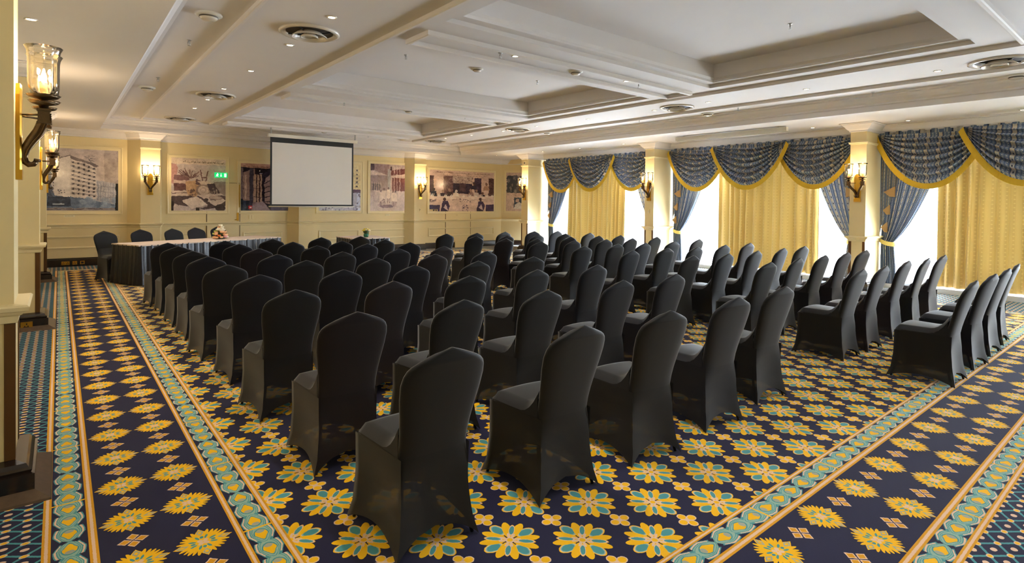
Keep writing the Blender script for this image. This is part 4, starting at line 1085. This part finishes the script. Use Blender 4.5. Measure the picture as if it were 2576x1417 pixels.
# 5: people under flagpoles
p = Paint(130, 160, (188, 166, 158)); p.poly([(0, 0), (.52, 0), (.52, .25), (0, .10)], (150, 124, 122)); p.poly([(0, .13), (.5, .24), (1, .20), (1, .24), (.5, .29), (0, .20)], (204, 182, 172)); p.rect(0, 0, .1, .14, (84, 66, 74)); p.poly([(.58, .12), (1, .07), (1, .2), (.58, .23)], (116, 70, 66)); p.rect(.6, .28, 1, .62, (120, 74, 70)); p.rect(.0, .24, .5, .56, (150, 130, 128)); p.rect(.48, .10, .56, .6, (166, 158, 156))
p.rect(.55, .03, .59, .12, (90, 60, 62)); p.rect(.02, .42, .28, .58, (96, 84, 88)); 
for k in range(5): p.line(.04 + k * .06, .38, .04 + k * .06, .57, .008, (186, 164, 156))
p.rect(0, .56, 1, 1, (196, 176, 168)); p.blotch(0, .58, .4, .8, 60, .03, [(170, 148, 142), (206, 188, 178)], .5)
for k, (hx, hy) in enumerate(((.38, .53), (.5, .51), (.29, .57), (.63, .58), (.7, .58))):
    p.ell(hx, hy, .025, .022, (104, 78, 76)); p.poly([(hx - .04, hy + .03), (hx + .04, hy + .03), (hx + .055, hy + .22), (hx - .055, hy + .22)], [(214, 194, 182), (224, 204, 190)][k % 2]); p.line(hx - .015, hy + .22, hx - .015, hy + .32, .008, (120, 92, 88)); p.line(hx + .02, hy + .22, hx + .02, hy + .32, .008, (120, 92, 88))
p.ell(.45, .90, .2, .035, (130, 104, 110)); p.blotch(.2, .75, .4, .9, 16, .02, [(120, 96, 96), (206, 186, 176)])
for xx in (.66, .75, .83): p.line(xx, .03, xx, .62, .007, (220, 196, 184))
p.grain(.025)
mural('sepia photo panel of a group of people standing under flagpoles', 7.69, 8.93, 1.30, 2.81, p)
# 6: banquet
p = Paint(230, 140, (206, 178, 166)); p.script(.08, .93, .06, .025, (130, 100, 90)); p.script(.2, .85, .115, .022, (150, 120, 110))
p.rect(0, .13, .055, .55, (84, 62, 66)); p.rect(.2, .13, .34, .60, (112, 82, 86)); p.blotch(.2, .14, .34, .55, 50, .012, [(140, 110, 110), (90, 62, 68)]); p.rect(.34, .13, .64, .32, (180, 158, 148)); p.blotch(.34, .14, .68, .3, 130, .010, [(110, 84, 86), (206, 186, 174), (150, 126, 122)]); p.rect(.34, .3, .64, .56, (64, 52, 72)); p.rect(.44, .3, .54, .5, (96, 76, 86)); p.rect(.68, .15, .79, .56, (74, 58, 80)); p.rect(.91, .15, 1, .68, (90, 66, 68)); p.blotch(.91, .16, 1, .64, 40, .012, [(120, 92, 90), (70, 48, 54)])
p.rect(0, .60, 1, .78, (214, 190, 178)); p.rect(0, .66, 1, 1, (208, 182, 170), .8)
for hx, hy, cr, cb in ((.06, .46, (70, 50, 50), (50, 44, 58)), (.19, .50, (170, 140, 126), (64, 52, 62)), (.29, .48, (150, 120, 110), (70, 56, 60)), (.39, .50, (216, 198, 186), (220, 202, 190)), (.62, .48, (170, 140, 128), (150, 122, 118)), (.71, .48, (150, 122, 112), (206, 186, 176)), (.81, .54, (120, 92, 88), (64, 52, 62)), (.67, .30, (80, 60, 60), (52, 46, 66)), (.87, .30, (130, 100, 90), (176, 140, 120))):
    p.poly([(hx - .05, hy + .16), (hx - .035, hy + .04), (hx + .035, hy + .04), (hx + .05, hy + .16)], cb); p.ell(hx, hy, .02, .042, cr)
p.rect(0, .62, 1, .69, (216, 194, 182))
for k in range(11): 
    bx = .02 + k * .093; p.poly([(bx, .62), (bx + .02, .56), (bx + .025, .63)], (232, 216, 206)); p.poly([(bx + .025, .63), (bx + .045, .56), (bx + .04, .64)], (236, 220, 210))
p.blotch(.0, .70, .1, .76, 20, .014, [(80, 66, 72), (150, 126, 120)]); p.blotch(.45, .68, .70, .76, 50, .010, [(90, 72, 78), (216, 196, 186)]); p.blotch(.33, .69, .42, .73, 20, .008, [(150, 124, 116)])
for hx, sgn in ((.22, 1), (.77, -1)):
    p.ell(hx, .70, .022, .045, (80, 58, 62)); p.poly([(hx - .06, 1), (hx - .03, .74), (hx + .04, .74), (hx + .08, .86), (hx + .05, 1)], (66, 50, 82)); p.poly([(hx - .02, .9), (hx + .02, .82), (hx + .05, .98)], (190, 170, 176))
p.rect(0, .84, .15, 1, (62, 48, 86)); p.rect(.86, .82, 1, 1, (66, 52, 88)); p.blotch(.48, .84, .58, .98, 40, .010, [(84, 66, 84), (150, 126, 130)]); p.rect(0.0, .94, .12, 1, (196, 170, 130)); p.rect(.05, .95, .075, .985, (50, 44, 40)); p.rect(.085, .95, .11, .985, (50, 44, 40)); p.grain(.03)
mural('wide sepia photo panel of guests seated along a banquet table', 9.86, 12.63, 1.285, 2.72, p)
# 7: two small photographs on the canted wall
p = Paint(60, 130, (196, 170, 156)); p.rect(0.02, .08, 1, .52, (40, 38, 48)); p.blotch(.05, .1, 1, .5, 40, .06, [(120, 108, 104), (70, 64, 72), (160, 146, 136)], .7); p.script(.05, .9, .58, .015, (140, 110, 100)); p.rect(.28, .64, .64, .95, (40, 56, 74)); p.ell(.42, .72, .08, .05, (190, 160, 146)); p.poly([(.28, .95), (.33, .82), (.5, .76), (.62, .82), (.64, .95)], (206, 196, 186)); p.grain(.02)
mural('narrow panel with a group photo over a portrait, on the angled end wall', 13.05, 13.9, 1.30, 2.75, p, canted=((13.12, 16.48), (13.85, 15.75)))

# small plaques under the panels
def plaque(x, z, w, label):
    t = thing('caption_plaque', label, 'plaque', (x, YB, z), 0, 'caption plaques')
    MB().box(-w / 2, w / 2, -0.012, 0, -0.025, 0.025).build('plate', pm('pale_plaque', (236, 226, 190), 0.4), t)
    g = MB(); xx = -w / 2 + 0.02
    while xx < w / 2 - 0.03: g.box(xx, xx + 0.014, -0.0135, -0.0121, -0.013, 0.013); xx += 0.027
    g.build('lettering', pm('faded_lettering', (196, 176, 130), 0.5), t)
plaque(0.19, 1.185, 0.20, 'small pale caption plaque under the leftmost photo panel')
plaque(8.30, 1.17, 0.15, 'small pale caption plaque under the flagpole photo panel')
plaque(11.0, 1.15, 0.13, 'small cream caption plaque under the wide banquet photo panel')

# ------------------------------------------------------------------ SMALL WALL FITTINGS
ex = thing('exit_sign', 'green lit exit sign with running figure, arrow and door', 'sign', (3.36, YB - 0.14, 2.26))
MB().box(-0.155, 0.155, -0.015, 0.015, -0.068, 0.068).build('panel', pm('exit_green', (10, 160, 84), 0.4, emit=(6, 170, 86), estr=0.75), ex)
EW = pm('exit_white', (245, 250, 245), 0.4, emit=(235, 255, 240), estr=0.8)
g = MB()
def flat(pts): g.add([(x, -0.0165, z) for x, z in pts] + [(x, -0.0149, z) for x, z in pts], [tuple(range(len(pts)))] + [(i, (i + 1) % len(pts), len(pts) + (i + 1) % len(pts), len(pts) + i) for i in range(len(pts))])
flat([(-0.083 + 0.012 * math.cos(k * PI / 4), 0.040 + 0.012 * math.sin(k * PI / 4)) for k in range(8)])
flat([(-0.105, 0.018), (-0.08, 0.026), (-0.066, 0.004), (-0.085, -0.012), (-0.098, -0.002)]); flat([(-0.09, -0.008), (-0.075, -0.012), (-0.065, -0.042), (-0.078, -0.046)]); flat([(-0.096, -0.004), (-0.086, -0.016), (-0.118, -0.042), (-0.126, -0.034)]); flat([(-0.105, 0.018), (-0.122, 0.0), (-0.114, -0.006), (-0.098, 0.006)]); flat([(-0.08, 0.026), (-0.056, 0.010), (-0.06, 0.002), (-0.075, 0.008)])
g.build('running_figure', EW, ex); g = MB()
flat([(-0.006, 0.045), (0.006, 0.045), (0.006, -0.012), (0.024, -0.012), (0.0, -0.045), (-0.024, -0.012), (-0.006, -0.012)]); g.build('arrow', EW, ex)
g = MB(); flat([(0.078, -0.046), (0.128, -0.046), (0.128, 0.046), (0.078, 0.046)]); g.build('door_symbol', EW, ex)
MB().box(-0.01, 0.01, 0.01, 0.15, -0.01, 0.01).build('bracket', OFFW, ex)
t = thing('fire_alarm_box', 'small red fire alarm call point on the corridor photo panel', 'alarm', (4.12, YB - 0.018, 1.40))
MB().box(-0.045, 0.045, -0.04, 0, -0.045, 0.045).build('housing', pm('alarm_red', (196, 30, 34), 0.4), t); MB().box(-0.02, 0.028, -0.042, -0.0401, -0.02, 0.015).build('window', pm('alarm_face', (236, 226, 226), 0.4), t)
t = thing('light_switch', 'cream double light switch below the corridor photo panel', 'switch', (4.16, YB, 1.13))
for x in (-0.035, 0.035): MB().box(x - 0.028, x + 0.028, -0.014, 0, -0.05, 0.05).build('rocker_plate', CREAMTRIM, t)
t = thing('thermostat', 'small cream wall control below the right back sconce', 'switch', (9.36, PYF, 1.34))
MB().box(-0.022, 0.022, -0.02, 0, -0.035, 0.035).build('cover', CREAMTRIM, t); MB().box(-0.012, 0.012, -0.022, -0.0201, -0.01, 0.02).build('dial', pm('grey_dial', (170, 160, 140), 0.4), t)
t = thing('pier_switch', 'small cream switch below the sconce left of the middle window', 'switch', (PX, 9.02, 1.42))
MB().box(-0.014, 0, -0.025, 0.025, -0.05, 0.05).build('plate', CREAMTRIM, t); MB().box(-0.018, -0.0141, -0.01, 0.01, -0.02, 0.02).build('rocker', OFFW, t)
t = thing('wall_speaker', 'small wall control high on the far window pier', 'speaker', (PX, 14.04, 2.93))
MB().box(-0.02, 0, -0.05, 0.05, -0.07, 0.07).build('cover', CREAMTRIM, t); MB().lathe([(0.0, 0), (0.03, 0), (0.03, 0.012), (0, 0.012)], (0, 0, 0), 14).build('grille', pm('grey_grille', (120, 110, 96), 0.5), t).rotation_euler = (0, R(-90), 0)
bpy.data.objects['grille'].location = (-0.02, 0, 0)
def socket(x, y, z, w, label, ax, dark=False, holes=1):
    t = thing('power_socket', label, 'socket', (x, y, z), 0, 'brass floor-level sockets')
    MB().box(-w / 2, w / 2, -0.01, 0, -0.04, 0.04).build('plate', BRASS, t)
    g = MB()
    if dark: g.box(-0.025, 0.025, -0.012, -0.0101, -0.022, 0.022)
    else:
        for k in range(holes):
            cx = (k - (holes - 1) / 2) * 0.08
            g.box(cx - 0.005, cx + 0.005, -0.012, -0.0101, 0.004, 0.022); g.box(cx - 0.022, cx - 0.012, -0.012, -0.0101, -0.016, -0.006); g.box(cx + 0.008, cx + 0.018, -0.012, -0.0101, -0.016, -0.006); g.box(cx - 0.03, cx + 0.022, -0.012, -0.0101, -0.024, -0.018)
    g.build('socket_holes', BLACKP, t)
    return t
socket(0.12, YB - 0.03, 0.085, 0.15, 'double brass socket in the back skirting left of the head table', 'y', holes=2)
socket(0.29, YB - 0.03, 0.085, 0.085, 'single brass socket in the back skirting, middle one of three', 'y')
socket(0.43, YB - 0.03, 0.085, 0.085, 'dark square brass outlet in the back skirting, right one of three', 'y', dark=True)
socket(-0.30, 8.91 - 0.085, 0.07, 0.11, 'brass socket in the dark plinth of the second left pillar', 'y')
t = thing('wall_outlet_box', 'small cream box at the foot of the angled end wall print', 'socket', (13.72, 15.86, 1.17)); MB().box(-0.05, 0.05, -0.03, 0.0, -0.04, 0.04).build('cover', pm('tan_box', (190, 160, 100), 0.5), t)

# ------------------------------------------------------------------ CEILING FITTINGS
vr = MB(); vr.lathe([(0.32, 0.0), (0.325, -0.018), (0.30, -0.03), (0.27, -0.022), (0.255, 0.02), (0.25, 0.05)], (0, 0, 0), 40)
VM = pm('vent_white_enamel', (214, 204, 190), 0.25, var=0.03, coat=0.4)
ventm = {'outer_ring': vr.mesh('outer_ring', VM)}
c1 = MB(); c1.lathe([(0.185, -0.03), (0.19, -0.025), (0.10, 0.045), (0.095, 0.045), (0.185, -0.035)], (0, 0, 0), 36); ventm['middle_cone'] = c1.mesh('middle_cone', VM)
c2 = MB(); c2.lathe([(0.09, -0.045), (0.095, -0.04), (0.04, 0.03), (0.0, 0.03)], (0, 0, 0), 28); c2.lathe([(0.0, -0.045), (0.09, -0.05), (0.09, -0.045)], (0, 0, 0.02), 28); ventm['centre_cone'] = c2.mesh('centre_cone', VM)
c3 = MB(); c3.lathe([(0.0, 0.048), (0.252, 0.048)], (0, 0, 0), 30); ventm['duct_throat'] = c3.mesh('duct_throat', pm('vent_throat_dark', (52, 38, 24), 0.6))
c4 = MB()
for k in range(4):
    a = PI / 4 + k * PI / 2; ca, sa = math.cos(a), math.sin(a); c4.tube([(0.06 * ca, 0.06 * sa, 0.0), (0.25 * ca, 0.25 * sa, 0.02)], 0.008, 6)
ventm['strut'] = c4.mesh('strut', BLACKP)
def vent(x, y, label):
    t = thing('ceiling_vent', label, 'vent', (x, y, ZM), 0, 'round ceiling air diffusers')
    for k, me in ventm.items():
        o = link(k, me, t)
        o.location.z = -0.05 if k in ('duct_throat',) else (-0.03 if k in ('middle_cone', 'strut') else (0.0 if k == 'outer_ring' else -0.02))
for i, (x, y) in enumerate([(2.19, 6.33), (2.20, 11.2), (2.20, 15.0)]): vent(x, y, 'round ceiling air diffuser in the left ceiling strip, %s from the camera' % ORD[i])
for i, (x, y) in enumerate([(9.40, 1.62), (9.30, 6.38), (9.13, 11.0), (9.0, 14.8)]): vent(x, y, 'round ceiling air diffuser in the right ceiling strip, %s from the camera' % ORD[i])
rg_ = MB(); rg_.lathe([(0.052, 0.0), (0.052, -0.006), (0.044, -0.010), (0.036, -0.004), (0.034, 0.0)], (0, 0, 0), 20); RINGM = rg_.mesh('trim_ring', VM)
lm_ = MB(); lm_.lathe([(0.0, -0.005), (0.035, -0.004), (0.036, 0.0)], (0, 0, 0), 16); LAMPMESH = lm_.mesh('lamp', LAMPE)
SPOT = bpy.data.lights.new('downlight_beam', 'SPOT'); SPOT.energy = DOWN_W; SPOT.color = (1.0, 0.91, 0.80); SPOT.spot_size = R(110); SPOT.spot_blend = 0.8; SPOT.shadow_soft_size = 0.035
def downlight(x, y, z, label, beam=True):
    t = thing('recessed_downlight', label, 'ceiling light', (x, y, z), 0, 'recessed ceiling spotlights')
    link('trim_ring', RINGM, t); link('lamp', LAMPMESH, t)
    if not beam: return
    o = bpy.data.objects.new('downlight_beam', SPOT); C.objects.link(o); o.parent = t; o.location = (0, 0, -0.012)
for i, y in enumerate((5.66, 7.0, 8.78, 10.5, 11.84, 13.15)): downlight(2.185, y, ZM, '%s ceiling spotlight from the camera in the left vent strip' % ORD[i])
for i, (x, y) in enumerate([(9.445, 2.28), (9.38, 4.0), (9.27, 5.69), (9.31, 6.91), (9.2, 8.62), (9.14, 10.28), (9.1, 11.57), (9.0, 12.88), (8.89, 14.06)]): downlight(x, y, ZM, '%s ceiling spotlight from the camera in the right vent strip' % ORD[i])
for i, y in enumerate((4.3, 2.9, 1.5, 0.1)): downlight(2.185, y, ZM, '%s ceiling spotlight of the left strip behind the view, counted backwards' % ORD[i])
for i, x in enumerate((4.57, 6.78)): downlight(x, 0.95, ZM, '%s ceiling spotlight of the beam above the camera' % ('left', 'right')[i])
for x, y, l in [(4.57, 5.57, 'left ceiling spotlight on the beam between the two nearer coffers'), (6.78, 5.56, 'right ceiling spotlight on the beam between the two nearer coffers'), (4.5, 10.25, 'left ceiling spotlight on the beam before the farthest coffer'), (6.68, 10.22, 'right ceiling spotlight on the beam before the farthest coffer'), (4.515, 15.0, 'ceiling spotlight above the left end of the screen'), (6.65, 15.0, 'ceiling spotlight above the right end of the screen')]: downlight(x, y, ZM, l, y < 14)
for i, (x, y) in enumerate([(12.21, 1.8), (12.24, 3.39), (12.0, 4.98), (11.72, 9.68), (11.75, 11.33), (11.67, 12.84), (11.55, 15.04)]): downlight(x, y, ZS, '%s soffit spotlight from the camera along the window wall' % ORD[i], False)
downlight(-0.195, 6.69, ZS, 'soffit spotlight beside the nearest left pillar sconce')
db = MB(); db.lathe([(0.10, 0.0), (0.102, -0.012), (0.085, -0.022), (0.0, -0.022)], (0, 0, 0), 28); DBM = db.mesh('base', OFFW)
dd = MB(); dd.lathe([(0.07, -0.022), (0.068, -0.036), (0.05, -0.05), (0.0, -0.052)], (0, 0, 0), 24); DDM = dd.mesh('sensor_dome', VM)
ds = MB(); ds.lathe([(0.0705, -0.022), (0.0715, -0.034), (0.0695, -0.034)], (0, 0, 0), 24); DSM = ds.mesh('vent_slot', pm('grey_slot', (90, 80, 66), 0.6))
def detector(x, y, z, label, s=1.0):
    t = thing('ceiling_speaker', label, 'ceiling fitting', (x, y, z), 0, 'round white ceiling fittings')
    t.scale = (s, s, s)
    for n, me in (('base', DBM), ('sensor_dome', DDM), ('vent_slot', DSM)): link(n, me, t)
for x, y, l in [(1.188, 6.4, 'round white ceiling fitting nearest the camera at far left'), (1.16, 11.25, 'second round white ceiling fitting along the left edge strip'), (10.38, 6.38, 'second round white ceiling fitting along the window side strip'), (10.1, 10.94, 'third round white ceiling fitting along the window side strip'), (10.55, 1.63, 'nearest round white ceiling fitting along the window side strip')]: detector(x, y, ZM, l, 1.25)
for x, y, z, l in [(5.75, 5.64, ZM, 'round smoke detector on the beam between the two nearer coffers'), (5.63, 10.34, ZM, 'round smoke detector on the beam before the farthest coffer'), (5.6, 15.0, ZM, 'round smoke detector above the middle of the screen'), (5.395, 7.58, ZC, 'round smoke detector inside the middle coffer')]: detector(x, y, z, l, 1.0)
s1 = MB(); s1.lathe([(0.03, 0.0), (0.028, -0.006), (0.012, -0.010), (0.0, -0.010)], (0, 0, 0), 14); S1 = s1.mesh('escutcheon', CHROME)
s2 = MB(); s2.tube([(0, 0, -0.008), (0, 0, -0.045)], 0.007, 8); s2.tube([(0.012, 0, -0.02), (0.014, 0, -0.05), (0, 0, -0.062)], 0.003, 5); s2.tube([(-0.012, 0, -0.02), (-0.014, 0, -0.05), (0, 0, -0.062)], 0.003, 5); S2 = s2.mesh('nozzle', CHROME)
s3 = MB(); s3.lathe([(0.0, -0.062), (0.02, -0.064), (0.02, -0.067), (0.0, -0.068)], (0, 0, 0), 12); S3 = s3.mesh('deflector', CHROME)
SPR = [(4.08, 7.59, ZC, 'left sprinkler head inside the middle coffer'), (6.74, 7.58, ZC, 'right sprinkler head inside the middle coffer'), (6.93, 3.16, ZC, 'sprinkler head inside the nearest coffer'), (4.33, 5.58, ZM, 'left sprinkler head on the beam between the nearer coffers'), (7.05, 5.54, ZM, 'right sprinkler head on the beam between the nearer coffers'), (4.24, 10.33, ZM, 'left sprinkler head on the beam before the farthest coffer'), (6.91, 10.15, ZM, 'right sprinkler head on the beam before the farthest coffer'), (6.86, 14.97, ZM, 'sprinkler head beside the right end of the screen')]
for i, (x, y) in enumerate([(10.43, 3.39), (10.17, 5.6), (10.07, 7.88), (9.975, 10.19), (9.93, 15.0)]): SPR.append((x, y, ZM, '%s sprinkler head from the camera in the window side strip' % ORD[i]))
for i, y in enumerate((5.2, 7.6, 10.26)): SPR.append((1.2, y, ZM, '%s sprinkler head from the camera in the left edge strip' % ORD[i]))
for x, y, z, l in SPR:
    t = thing('sprinkler_head', l, 'sprinkler', (x, y, z), 0, 'ceiling sprinkler heads')
    for n, me in (('escutcheon', S1), ('nozzle', S2), ('deflector', S3)): link(n, me, t)
for me in (back0, seat0, skirt0, *legs0): bpy.data.objects.remove(me)
